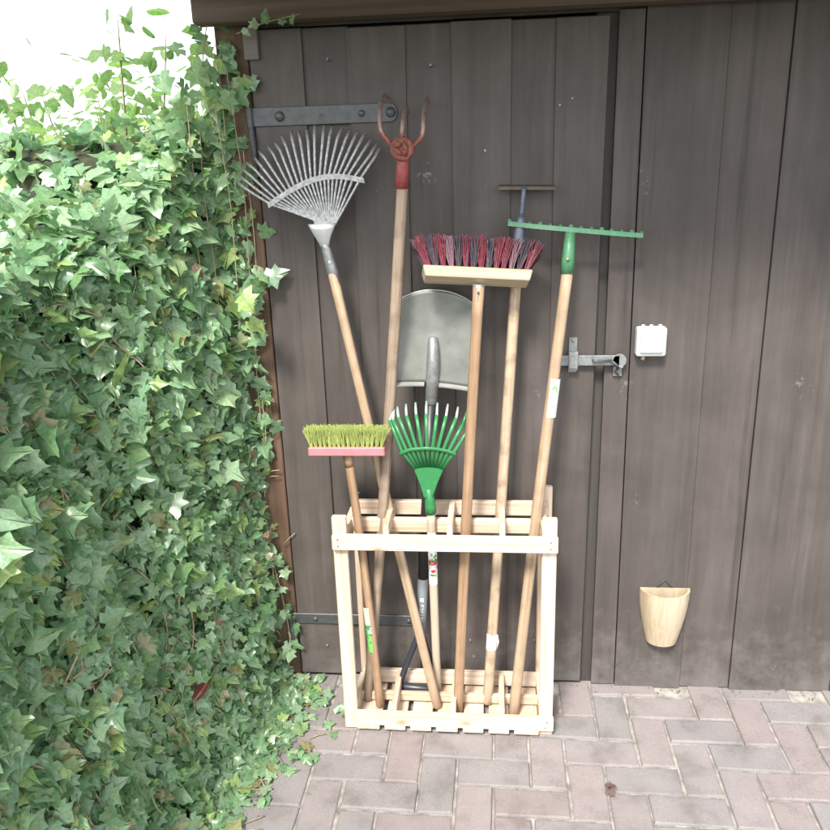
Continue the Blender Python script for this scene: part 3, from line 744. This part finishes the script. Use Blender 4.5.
zA = L1(at(434, 586, -.16)).z; zB = L1(at(432.5, 541, -.165)).z; r_ = .0131; H_ = zB - zA
bm = NB(); wrap(bm, r_, zA, zB + .03, -1.55, 1.55, 0)
def band_(a, b, mi, a0=-1.5, a1=1.5): wrap(bm, r_ + .0004, zA + H_ * a, zA + H_ * b, a0, a1, mi)
band_(.80, .815, 1); band_(.90, .91, 1); band_(.95, .955, 1); band_(.745, .76, 1)
for k in range(10): wrap_blob(bm, r_ + .0006, zA + H_ * random.uniform(.36, .74), random.uniform(-.3, 1.3), .005, .0035, random.choice((2, 3)))
band_(.47, .58, 4, -1.0, 1.2); text_on(bm, 'ar', .012, r_ + .0010, zA + H_ * .522, .0, 0)
wrap_blob(bm, r_ + .0009, zA + H_ * .33, .15, .0055, .0075, 4); wrap_blob(bm, r_ + .0009, zA + H_ * .24, -.1, .004, .008, 3); wrap_blob(bm, r_ + .0010, zA + H_ * .235, .5, .004, .004, 2)
text_on(bm, 'No 7', .005, r_ + .0008, zA + H_ * .09, -.1, 5)
obj('label', bm, [M['paper'], M['greyink'], M['lbl_green'], M['lbl_dgreen'], M['lbl_red'], M['ink']], lf)

# 6 street broom
foot = gz(458, 711, FZ + .003); top = at(478.5, 290, -.165)
sb, L1, L = tool('street_broom', 'wide broom with red and dark bristles on a pale wooden block', 'broom', foot, top)
handle(sb, L + .008, .0150, .0145, M['ash_red'], bend=.004)
cl, cr = L1(at(421.5, 277, -.185)), L1(at(531, 282, -.150))
ctr = (cl + cr) / 2; dl = cr - cl; ang = math.atan2(dl.z, dl.x); yaw = math.atan2(dl.y, dl.x)
m4 = Matrix.Translation(ctr + Vector((0, .024, .004))) @ Matrix.Rotation(yaw, 4, 'Z') @ Matrix.Rotation(-ang, 4, 'Y') @ Matrix.Rotation(R(-31), 4, 'X')
LB = dl.length
bm = NB(); vs = box(bm, (-LB / 2, -.031, -.014), (LB / 2, .031, .014), .0025)
for v in vs:
    if v.co.z < 0: v.co.x *= .955; v.co.y *= .86
blk = obj('block', bm, M['broomblock'], sb); blk.matrix_local = m4
br = bristles(sb, 0, 0, .013, LB * 1.0, .062, 14, 5, .085, 32, [M['bred'], M['bdark'], M['bpale']], lambda i, j: [0, 1, 0, 2, 1, 0, 1, 0, 1, 0, 0, 2, 1, 0, 1, 1, 0][(i + 3 * j) % 17], flare=.50, fr=.00135, tuft=.0048, sp=.13, rnd=.05); br.matrix_local = m4
bm = NB(); tube(bm, [(0, 0, L - .030), (0, -.001, L + .002), (0, -.001, L + .014)], [.0150, .0158, .0155], 4); 
disc(bm, (0, -.0125, L - .006), (0, -1, 0), .0035, .004, 10, 1); obj('bracket', bm, [M['galv'], M['iron']], sb)

# 7 hoe
foot = gz(487.5, 703, FZ + .003); top = at(519, 236, -.060)
ho, L1, L = tool('hoe', 'draw hoe with rusty flat blade and knotty pale handle behind the street broom', 'hoe', foot, top)
handle(ho, L - .02, .0155, .0145, M['ash_knotty'], bend=.007)
bm = NB(); tube(bm, [L1(at(516.5, 262, -.068)), (0, 0, L - .01), L1(at(520.5, 222, -.058)), L1(at(521.5, 214, -.056))], [.0155, .0150, .0125, .0080], 16)
tube(bm, smoothpath([L1(at(521.3, 216, -.056)), L1(at(522.5, 203, -.056)), L1(at(523.5, 193, -.054)), L1(at(524, 188.5, -.048)), L1(at(524, 187.5, -.034))]), .0062, 12); obj('socket', bm, M['bluegrey'], ho)
bm = NB(); a, b = at(498, 188, -.055), at(556, 188, -.055)
pl = [(a.x, -.047, a.z), (b.x, -.043, b.z), (b.x - .002, .0 - .003, b.z + .004), (a.x + .002, -.003, a.z + .004)]
va = [bm.verts.new(L1(Vector(p) + Vector((0, 0, .003)))) for p in pl]; vb = [bm.verts.new(L1(Vector(p) - Vector((0, 0, 0.005 if i < 2 else .001)))) for i, p in enumerate(pl)]
bm.faces.new(va); bm.faces.new(vb[::-1])
for i in range(4): bm.faces.new((va[i], va[(i + 1) % 4], vb[(i + 1) % 4], vb[i]))
obj('blade', bm, M['rust'], ho)
z0 = L1(at(490, 653, -.16)).z; z1 = L1(at(491.5, 638, -.16)).z; r_ = .0160
bm = NB(); wrap(bm, r_, z0, z1, -1.5, 1.45, 0); text_on(bm, '1460', .0095, r_ + .0004, z1 - .006, .15, 1)
for i in range(3): wrap(bm, r_ + .0004, z0 + .008 + i * .007, z0 + .0095 + i * .007, .35, .95, 2, 4)
tube(bm, [(r_ * .95, -.006, z1 - .002), (r_ * 1.22, -.004, (z0 + z1) / 2), (r_ * 1.05, -.004, z0 + .004)], [.0015, .003, .001], 6, 0)
obj('label', bm, [M['paper'], M['ink'], M['greyink']], ho)

# 8 green garden rake
foot = gz(513.5, 714, FZ + .003); top = at(568, 268, -.100)
gr, L1, L = tool('garden_rake', 'green iron garden rake with long toothed bar on an ash handle at right', 'rake', foot, top)
handle(gr, L + .004, .0158, .0150, M['ash'], bend=.004)
bm = NB(); s0, s1 = L1(at(567, 273, -.100)), L1(at(570.3, 232, -.093)); tube(bm, [s0, s0.lerp(s1, .35), s1], [.0182, .0170, .0125], 18)
disc(bm, L1(at(567.5, 259, -.118)), (0, -1, 0), .0046, .005, 12, 1, dome=True); obj('socket', bm, [M['greenmetal'], M['brass']], gr)
bl_, br_ = at(508, 223.5, -.062), at(643, 235.5, -.075); mid = at(570.5, 229.5, -.092)
bm = NB(); bar = [L1(bl_), L1(bl_.lerp(mid, .5) + Vector((0, -.006, 0))), L1(mid), L1(mid.lerp(br_, .5) + Vector((0, -.006, 0))), L1(br_)]
bar = smoothpath(bar, 4)
r0 = [[bm.verts.new(p + Vector(o_)) for p in bar] for o_ in ((0, -.004, -.0062), (0, -.001, .0058), (0, .005, .0058), (0, .003, -.0062))]
for k in range(4):
    for i in range(len(bar) - 1): bm.faces.new((r0[k][i], r0[k][i + 1], r0[(k + 1) % 4][i + 1], r0[(k + 1) % 4][i]))
for i in (0, -1): bm.faces.new([q_[i] for q_ in r0])
obj('bar', bm, M['greenmetal'], gr)
W3 = gr.matrix_world if False else None
for i in range(14):
    t = i / 13; p = interp3 = bar[0].lerp(bar[-1], .01 + .98 * t); j = min(len(bar) - 1, int(round(t * (len(bar) - 1)))); p = Vector((p.x, bar[j].y, p.z))
    bm = NB(); d = Vector((0, 1, -.10)); 
    tube(bm, smoothpath([p + Vector((0, .001, .004 + .003 * (i % 3 == 0))), p + Vector((0, .012, .007)), p + Vector((0, .034, .002)), p + Vector((0, .056, -.010))], 3), [.0052, .0050, .0048, .0046, .0044, .0042, .004, .0036, .003, .0012], 8)
    obj('tooth', bm, M['greenmetal'], gr)
z0 = L1(at(549, 416, -.125)).z; z1 = L1(at(553.5, 378, -.12)).z; r_ = .0163; H_ = z1 - z0
bm = NB(); wrap(bm, r_, z0, z1, -1.5, 1.5, 0)
for k in range(9):
    t = k / 8; wrap_blob(bm, r_ + .0004, z0 + H_ * (.80 - .13 * (2 * t - 1) ** 2 + .0), -.35 + 1.0 * t, .0036, .0022, 1)
    wrap_blob(bm, r_ + .0005, z0 + H_ * (.80 - .34 * t), -.35 + .35 * t - .25 * math.sin(t * 3.1), .005, .0026, 2)
wrap(bm, r_ + .0004, z0 + H_ * .955, z0 + H_ * .97, -.2, .9, 3, 6)
for i in range(9): wrap(bm, r_ + .0004, z0 + H_ * (.06 + i * .042), z0 + H_ * (.06 + i * .042 + .016), .1 + .1 * random.random(), .95, 3, 5)
obj('label', bm, [M['paper'], M['lbl_green'], M['lbl_pale'], M['greyink']], gr)

# ------------------------------------------------------------------ ivy
HALF = [(0, .02), (.16, -.10), (.44, -.02), (.34, .20), (.56, .42), (.27, .56), (.13, .80), (0, 1.0)]
def leaf_proto(long=1.0, lobes=1.0):
    V = [(0, .33, 0)]; vein = [1.]; F = []
    h = [(x * (lobes if i in (2, 4) else 1), y * long) for i, (x, y) in enumerate(HALF)]
    n = len(h)
    for s in (1, -1):
        base = len(V)
        for x, y in h: V.append((s * x, y, 0)); vein.append(1. if x == 0 else (.75 if (x, y) in (h[2], h[4]) else .35))
        for i in range(n - 1): F.append((0, base + i, base + i + 1) if s > 0 else (0, base + i + 1, base + i))
    V = np.array(V); V[:, 2] = -.16 * np.abs(V[:, 0]) - .16 * np.clip(V[:, 1] - .3, 0, 2) ** 2 + .05
    return V, np.array(F), np.array(vein)
PROTOS = []
for lo_, wd_ in ((1, 1), (.9, 1.15), (1.15, .8), (1.0, .7), (.85, 1.0), (1.2, 1.0), (1.05, .55), (.95, .9), (1.1, 1.1)):
    V_, F_, A_v = leaf_proto(lo_, wd_)
    V_ = V_ + rng.normal(0, .035, V_.shape) * np.array((1, 1, 1.3)); V_[:, 0] += .12 * rng.normal() * V_[:, 1] ** 2
    V_[:, 2] += rng.normal(0, .12) * V_[:, 1] ** 2 + rng.normal(0, .15) * V_[:, 0] * V_[:, 1]
    PROTOS.append((V_, F_, A_v))
def oval_proto():
    V = []; vein = []; F = []
    h = [(0, 0), (.20, .15), (.30, .4), (.24, .68), (.10, .9), (0, 1.)]
    V.append((0, .4, .0)); vein.append(1.)
    for s in (1, -1):
        base = len(V)
        for x, y in h: V.append((s * x, y, 0)); vein.append(1. if x == 0 else .3)
        for i in range(len(h) - 1): F.append((0, base + i, base + i + 1) if s > 0 else (0, base + i + 1, base + i))
    V = np.array(V); V[:, 2] = -.2 * np.abs(V[:, 0]) - .2 * V[:, 1] ** 2
    return V, np.array(F), np.array(vein)
def leaves(name, items, mat, parent, proto=None):
    "items: (position, normal, tip direction, size) arrays -> one foliage mesh"
    protos = proto or PROTOS
    AV, AF, AA = [], [], []; base = 0
    for (p, nrm, tip, s) in items:
        V, Fc, ve = protos[rng.integers(len(protos))]
        n_ = np.array(nrm, float); n_ /= np.linalg.norm(n_) + 1e-9
        t = np.array(tip, float); t -= n_ * t.dot(n_); t /= np.linalg.norm(t) + 1e-9
        x = np.cross(t, n_); B = np.stack([x, t, n_])
        sx = s * rng.uniform(.85, 1.15); v = V * np.array([sx, s, s * rng.uniform(.3, 1.9)])
        AV.append(v @ B + np.array(p)); AF.append(Fc + base); AA.append(ve); base += len(V)
    V = np.concatenate(AV); Fc = np.concatenate(AF); A = np.concatenate(AA)
    me = bpy.data.meshes.new(name); me.from_pydata(V.tolist(), [], Fc.tolist()); me.materials.append(mat)
    at_ = me.attributes.new('vein', 'FLOAT', 'POINT'); at_.data.foreach_set('value', A.astype(np.float32))
    me.polygons.foreach_set('use_smooth', [True] * len(Fc))
    o = bpy.data.objects.new(name, me); COL.objects.link(o); o.parent = parent
    return o
def nz(x, y, z, s): return noise.noise(Vector((x * s, y * s, z * s)))
def top_z(y): return 1.50 + .27 * math.exp(-((y + .06) / .17) ** 2) + .05 * nz(y, 7, 2, 14) - .06 * min(1, max(0, -y) / .5) - .10 * max(0, -y - .5) + .07 * nz(y, 3, 1, 4)
def side_x(y, z):
    k = min(1, max(0, -y) / .55)
    return -.078 - .17 * z * k - .075 * k + .060 * math.exp(-z / .10) * (.5 + .5 * k) + .050 * nz(y, z, 0, 4.5) * (.3 + k) + .02 * nz(y, z, 5, 12)

hedge = empty('ivy_hedge', 'dense green ivy hedge spilling onto the paving left of the shed door', 'hedge', Matrix.Translation((-.3, -.5, 0)))
hedge_off = np.array((-.3, -.5, 0))
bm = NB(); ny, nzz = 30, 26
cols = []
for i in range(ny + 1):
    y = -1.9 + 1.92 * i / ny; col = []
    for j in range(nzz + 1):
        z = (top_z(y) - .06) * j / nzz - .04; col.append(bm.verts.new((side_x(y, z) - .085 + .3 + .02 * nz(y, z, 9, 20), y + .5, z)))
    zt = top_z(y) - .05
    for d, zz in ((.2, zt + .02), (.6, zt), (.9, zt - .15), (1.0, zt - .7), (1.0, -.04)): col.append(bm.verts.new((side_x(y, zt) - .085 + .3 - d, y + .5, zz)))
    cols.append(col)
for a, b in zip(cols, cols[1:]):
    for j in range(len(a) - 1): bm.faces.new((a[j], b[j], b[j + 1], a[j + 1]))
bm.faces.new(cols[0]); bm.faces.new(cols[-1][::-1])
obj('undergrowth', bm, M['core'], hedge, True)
items = []
def leaf_at(P, out, size, spread=.72, droop=.8):
    n_ = np.array(out) + rng.normal(0, spread, 3); tip = np.array((rng.normal(0, .8), rng.normal(0, .8), -droop + rng.normal(0, .6)))
    P = np.array(P, float)
    if P[0] > -.15 and 1.36 < P[2] < 1.80 and P[1] < -.012:
        if P[1] < -.05 or P[0] > -.06: return
        P[1] = rng.uniform(-.012, .03)
    items.append((P - OFF, n_, tip, size))
OFF = hedge_off
cnt = 0
while cnt < 14500:
    y = rng.uniform(-1.25, .02); z = rng.uniform(0, 1) * (top_z(y) + .05)
    dens = .72 + .55 * nz(y, z, 2, 7)
    if rng.random() > dens: continue
    d = abs(rng.normal(0, .075)) - .022
    big = 1 + .35 * min(1, max(0, z - .6) / .5) + .2 * max(0, -y - .3)
    leaf_at((side_x(y, z) - d, y, max(.012, z)), (.35, -.75, .70), rng.choice((.028, .035, .043, .052), p=(.3, .35, .25, .10)) * big)
    cnt += 1
for _ in range(2600):       # top of the hedge
    y = rng.uniform(-1.3, .0); dx = rng.uniform(0, .9) ** 1.2; zt = top_z(y)
    leaf_at((side_x(y, zt) - dx, y, zt - .03 - .2 * max(0, dx - .6) + rng.normal(0, .03)), (.3, -.4, .8), rng.uniform(.045, .07))
for _ in range(900):        # creeping out over the pavers
    y = rng.uniform(-1.2, -.02); k = abs(rng.normal(0, .045 + .03 * (y > -.45))); x = side_x(y, 0) + k - .01
    leaf_at((x, y, .008 + rng.uniform(0, .03) * math.exp(-k / .05)), (.15, -.25, 1), rng.uniform(.028, .048), .3, .1)
leaves('foliage', items, M['ivy'], hedge)
# stems: runners woven through the leaves
bm = NB()
for i in range(80):
    y = rng.uniform(-1.1, -.02); z = rng.uniform(.15, 1.5); pts = []; a = rng.uniform(-.6, .6) + (math.pi / 2 if rng.random() < .75 else 0)
    for k in range(9):
        if z < .02 or z > top_z(y): break
        pts.append(Vector((side_x(y, z) + .006 + .006 * math.sin(k), y, z)) - Vector(hedge_off))
        y += .045 * math.cos(a); z -= .05 * math.sin(a); a += rng.normal(0, .25); y = min(y, .0)
    if len(pts) > 3: tube(bm, smoothpath(pts, 2), rng.uniform(.0014, .0028), 5, 0 if rng.random() < .7 else 1)
for i in range(30):
    y = rng.uniform(-.9, -.05); x = side_x(y, 0) - .02; a = rng.uniform(-.5, .3); pts = []
    for k in range(7):
        pts.append(Vector((x, y, .006 + .004 * (k % 2))) - Vector(hedge_off)); x += .028 * math.cos(a); y += .028 * math.sin(a); a += rng.normal(0, .35)
    tube(bm, smoothpath(pts, 2), .0013, 5, 0)
obj('stem', bm, [M['stem'], M['greenstem']], hedge)

# ivy climbing the corner post
climb = empty('climbing_ivy', 'ivy strands climbing the shed corner post beside the upper hinge', 'climbing plant', Matrix.Translation((-.08, 0, 0)))
OFF = np.array((-.08, 0, 0)); items = []
bm = NB()
def strand(pts, every=.016, size=(.03, .055), out=(.3, -.9, .2), jit=.016, stem=.0016):
    P_ = smoothpath([Vector(p) for p in pts], 8); tube(bm, [p - Vector(OFF) for p in P_], stem, 5)
    acc = 0
    for a, b in zip(P_, P_[1:]):
        acc += (b - a).length
        if acc > every:
            acc = 0; q_ = b + Vector(rng.normal(0, jit, 3)); q_.y = min(q_.y, -.004)
            leaf_at(q_, out, rng.uniform(*size), .45)
A_ = lambda px, py, y=-.02: at(px, py, y)
strand([A_(262, 430), A_(257, 380), A_(254, 330), A_(250, 280), A_(247, 230), A_(243, 180), A_(237, 140), A_(232, 105), A_(226, 70)], .010, (.03, .05), jit=.020)
strand([A_(258, 300, -.03), A_(255, 250, -.04), A_(252, 215, -.04), A_(247, 180, -.035), A_(243, 150, -.03)], .015, jit=.012)
strand([A_(240, 330, -.05), A_(236, 270, -.06), A_(230, 200, -.06), A_(222, 150, -.05), A_(216, 110, -.04), A_(213, 60, -.02)], .009, (.04, .065), jit=.03)
strand([A_(222, 340, -.08), A_(215, 270, -.08), A_(206, 210, -.07), A_(202, 170, -.06), A_(200, 130, -.05)], .008, (.045, .07), jit=.04)
strand([A_(205, 300, -.12), A_(196, 240, -.12), A_(188, 200, -.11)], .008, (.045, .07), jit=.04)
strand([A_(214, 130, -.05), A_(205, 90, -.05), A_(203, 55, -.05), A_(208, 20, -.04), A_(214, 2, -.03)], .014, (.035, .06), jit=.03)
strand([A_(226, 140, -.03), A_(222, 100, -.03), A_(219, 70, -.02), A_(222, 40, -.01)], .012, (.035, .06), jit=.025)
strand([A_(195, 190, -.10), A_(190, 140, -.10), A_(186, 95, -.09)], .012, (.045, .07), jit=.04)
strand([A_(232, 100, -.02), A_(240, 84), A_(247, 76), A_(252, 80)], .018, (.035, .05), jit=.006)
strand([A_(236, 34, -.05), A_(255, 26, -.08), A_(275, 20, -.085), A_(300, 14, -.085)], .03, (.018, .032), jit=.004, stem=.0012)
strand([A_(266, 520, -.02), A_(272, 560, -.03), A_(276, 610, -.04)], .018, (.03, .05), jit=.02)
strand([A_(285, 660, -.05), A_(290, 640, -.03), A_(283, 600, -.02), A_(272, 560, -.02)], .012, (.03, .045), jit=.018)
strand([A_(262, 465, -.02), A_(266, 440, -.02), A_(262, 400, -.02)], .014, (.03, .045), jit=.015)
leaves('foliage', items, M['ivy'], climb)
for a, b in (((268, 428), (281, 420)), ((283, 545), (295, 533)), ((268, 472), (280, 470)), ((268, 477), (279, 476))):
    p, q_ = A_(*a, -.006), A_(*b, -.008); tube(bm, [p - Vector(OFF), p.lerp(q_, .5) - Vector(OFF) + Vector((0, -.004, .003)), q_ - Vector(OFF)], .0016, 5)
obj('stem', bm, M['stem'], climb)

# shrub beyond the hedge, against the sky
shr = empty('garden_shrub', 'sunlit loose shrub rising behind the ivy hedge against the white sky', 'shrub', Matrix.Translation((-.62, .45, 0)))
OFF = np.array((-.62, .45, 0)); items = []; bm = NB()
for i in range(22):
    a = rng.uniform(0, 6.28); l = rng.uniform(.3, .62); h = rng.uniform(1.5, 1.95) + (.12 if math.cos(a) > .2 else 0)
    pts = [Vector((0, 0, .02)), Vector((.15 * l * math.cos(a), .15 * l * math.sin(a), .6)), Vector((.6 * l * math.cos(a), .5 * l * math.sin(a), h * .7)), Vector((l * math.cos(a), .8 * l * math.sin(a), h))]
    P_ = smoothpath(pts, 8); tube(bm, P_, [.010 * (1 - i_ / len(P_)) + .0015 for i_ in range(len(P_))], 5)
    for p in P_[9:]:
        for _ in range(5):
            q_ = np.array(p) + rng.normal(0, .06, 3); items.append((q_, rng.normal(0, .6, 3) + np.array((.1, -.3, .7)), rng.normal(0, 1, 3) + np.array((0, 0, -.4)), rng.uniform(.04, .075)))
leaves('foliage', items, M['ivyback'], shr, [oval_proto(), leaf_proto(1, .8)])
obj('stem', bm, M['stem'], shr)

# looser garden growth farther back, pale against the sky
for i, (bx_, by_, bh, bw, lab) in enumerate(((-1.55, 2.6, 2.15, .85, 'pale leafy bush farthest back at the left, beyond the hedge and the loose shrub'),)):
    e_ = empty('garden_bush', lab, 'bush', Matrix.Translation((bx_, by_, -.04))); OFF = np.array((bx_, by_, -.04)); it = []; bm = NB()
    for k in range(14):
        a = rng.uniform(0, 6.28); l = bw * rng.uniform(.3, 1); P_ = smoothpath([Vector((0, 0, 0)), Vector((.3 * l * math.cos(a), .3 * l * math.sin(a), bh * .4)), Vector((.8 * l * math.cos(a), .8 * l * math.sin(a), bh * rng.uniform(.7, 1)))], 6)
        tube(bm, P_, [.014 * (1 - j / len(P_)) + .002 for j in range(len(P_))], 5)
    for k in range(2600):
        v = rng.normal(0, 1, 3); v /= np.linalg.norm(v); r3 = rng.uniform(.55, 1.05); lump = 1 + .22 * nz(v[0], v[1], v[2] + i, 2.5)
        p = np.array((v[0] * bw, v[1] * bw, v[2] * bh * .5)) * r3 * lump + np.array((0, 0, bh * .52))
        if p[2] > .05: it.append((p, v + rng.normal(0, .5, 3) + np.array((0, 0, .5)), rng.normal(0, 1, 3) + np.array((0, 0, -.5)), rng.uniform(.06, .10)))
    leaves('foliage', it, M['ivyback'], e_, [oval_proto()]); obj('stem', bm, M['stem'], e_)

# single leaves lying about
def one_leaf(name, label, p, nrm, tip, size, mat, cat='leaf', group='fallen leaves', proto=None):
    V, Fc, ve = (proto or oval_proto()); V = V * np.array((1.0 if not proto else .8, 1, 2.6)) + (rng.normal(0, .05, V.shape) if not proto else 0); n_ = Vector(nrm).normalized(); t = Vector(tip); t = (t - n_ * t.dot(n_)).normalized(); x = t.cross(n_)
    me = bpy.data.meshes.new(name); me.from_pydata((V * size * np.array((1, 1, 1.6))).tolist(), [], Fc.tolist()); me.materials.append(mat)
    at_ = me.attributes.new('vein', 'FLOAT', 'POINT'); at_.data.foreach_set('value', ve.astype(np.float32))
    o = bpy.data.objects.new(name, me); COL.objects.link(o); mm = Matrix((x, t, n_)).transposed().to_4x4(); mm.translation = Vector(p); o.matrix_world = mm
    return tag(o, label, cat, group)
def on_side(px, py, lift=.03):
    "where the line of sight meets the hedge's face"
    best = None
    for i in range(260):
        P_ = at(px, py, -1.5 + i * .006)
        if P_.z > 0 and P_.x < side_x(P_.y, P_.z) + .0: best = P_; break
    if best is None: best = at(px, py, -.03)
    d = (CAM - best).normalized(); return best + d * lift
face = (.4, -.85, .35)
one_leaf('dry_leaf', 'pinkish brown dry leaf caught high in the ivy left of the lawn rake', on_side(194, 262, .05), face, (.4, 0, -1), .05, M['dryleaf'])
one_leaf('dry_leaf', 'orange brown dry leaf in the ivy level with the lime bristles', on_side(250, 448, .05), face, (.2, 0, -1), .045, M['dryleaf'])
one_leaf('dry_leaf', 'tan curled leaf in the ivy edge touching the brown post', at(269, 530, -.06), face, (-.2, 0, -1), .05, M['dryleaf'])
one_leaf('dry_leaf', 'pale tan leaf hanging lowest beside the brown post', at(266, 555, -.08), face, (.8, 0, -.4), .042, M['paleleaf'])
one_leaf('dry_leaf', 'small brown leaf amid the ivy above the red leaf', on_side(216, 617, .085), face, (.1, 0, -1), .048, M['dryleaf'])
one_leaf('dry_leaf', 'rust coloured leaf half hidden in mid hedge', on_side(236, 480, .05), face, (.1, 0, -1), .04, M['dryleaf'])
one_leaf('red_leaf', 'narrow dark red leaf lying slantwise on the ivy', on_side(193, 702, .06), face, (.7, .2, .6), .062, M['redleaf'], proto=oval_proto())
one_leaf('bleached_leaf', 'cream bleached leaf on the ivy right of the red leaf', on_side(222, 690, .055), face, (.3, 0, -1), .045, M['paleleaf'])
cl_ = empty('dry_leaf', 'shrivelled brown leaf lying alone on the paving at right', 'leaf', Matrix.Translation(gz(609, 791, .002)), 'fallen leaves')
items = [(np.array((rng.normal(0, .008), rng.normal(0, .008), .006 + .004 * i)), rng.normal(0, .5, 3) + np.array((0, 0, .8)), rng.normal(0, 1, 3), .026) for i in range(5)]
leaves('blade', items, plain('dark dry leaf', (.15, .10, .085), .8), cl_)
# ivy sprigs rooted in the paving joints
for (px, py, lab, k) in ((314, 703, 'small ivy sprig growing from a paving joint near the rack', 4), (341, 712, 'tiny ivy sprig touching the foot of the left front post', 3), (303, 757, 'ivy sprig stretching out on the pavers at the hedge edge', 3)):
    g_ = gz(px, py, .0); e_ = empty('ivy_sprig', lab, 'plant', Matrix.Translation(g_), 'ivy sprigs on the paving'); OFF = np.array(g_); items = []; bm = NB()
    prev = Vector((0, 0, -.005))
    for i in range(k):
        q_ = Vector((rng.normal(0, .02), rng.normal(0, .012), .012 + .016 * rng.random())); tube(bm, [prev, prev.lerp(q_, .5) + Vector((0, 0, .006)), q_], .0010, 5)
        items.append((np.array(q_), np.array((.1, -.4, .9)) + rng.normal(0, .25, 3), np.array((rng.normal(0, 1), -.6, -.2)), rng.uniform(.024, .036)))
    leaves('foliage', items, M['ivy'], e_); obj('stem', bm, M['greenstem'], e_)
# crumbs of soil and leaf litter along the wall, the hedge and the joints
bm = NB()
for i in range(420):
    r_ = rng.random()
    if r_ < .35: x, y = rng.uniform(.0, 2.2), -abs(rng.normal(0, .02)) - .003
    elif r_ < .7: y = rng.uniform(-1.1, 0); x = side_x(y, 0) + abs(rng.normal(0, .10)) + .02
    else: x, y = rng.uniform(-.1, 1.8), rng.uniform(-1.0, 0)
    sz = rng.uniform(.0012, .0038) * (1 if r_ < .7 else .6)
    vs = bmesh.ops.create_icosphere(bm, subdivisions=1, radius=sz)['verts']
    sc = rng.uniform(.5, 1.5, 3)
    for v in vs: v.co = Vector((v.co.x * sc[0], v.co.y * sc[1], v.co.z * .6)) * rng.uniform(.85, 1.15) + Vector((x, y, .001))
g_ = obj('leaf_litter', bm, plain('crumbs of soil', (.17, .14, .11), .95, 0, .5, 400)); tag(g_, kind='stuff')
# a twig on the pavers
bm = NB(); p, q_ = gz(309, 739, .004), gz(326, 734, .004); tube(bm, [p - p, (q_ - p) * .5 + Vector((0, .004, .002)), q_ - p], [.002, .0018, .0012], 5)
tw = obj('twig', bm, M['stem']); tw.location = p; tag(tw, 'short dark twig lying on the pavers by the ivy', 'twig')

# ------------------------------------------------------------------ light
EL, AZ = R(50), math.atan2(-.26, -.965)
w_ = bpy.data.worlds.new('World'); S.world = w_; w_.use_nodes = True; nt = w_.node_tree
sky = nt.nodes.new('ShaderNodeTexSky'); sky.sky_type = 'NISHITA'; sky.sun_disc = False; sky.sun_elevation = EL; sky.sun_rotation = AZ
sky.air_density = 1.0; sky.dust_density = 1.0; sky.ozone_density = 1.0
hs = nt.nodes.new('ShaderNodeHueSaturation'); hs.inputs['Saturation'].default_value = .25
bg = nt.nodes['Background']; bg.inputs['Strength'].default_value = .088
nt.links.new(sky.outputs[0], hs.inputs['Color']); nt.links.new(hs.outputs[0], bg.inputs['Color'])
sl = bpy.data.lights.new('sun', 'SUN'); sl.energy = 1.5; sl.angle = R(12); sl.color = (1, .95, .89)
so = bpy.data.objects.new('sun', sl); COL.objects.link(so)
d = Vector((math.sin(AZ) * math.cos(EL), math.cos(AZ) * math.cos(EL), math.sin(EL)))
so.rotation_euler = d.to_track_quat('Z', 'Y').to_euler(); so.location = d * 8

S.render.engine = 'CYCLES'
S.view_settings.view_transform = 'Standard'; S.view_settings.look = 'None'; S.view_settings.gamma = 1; S.view_settings.exposure = 2.25
S.view_settings.use_curve_mapping = False
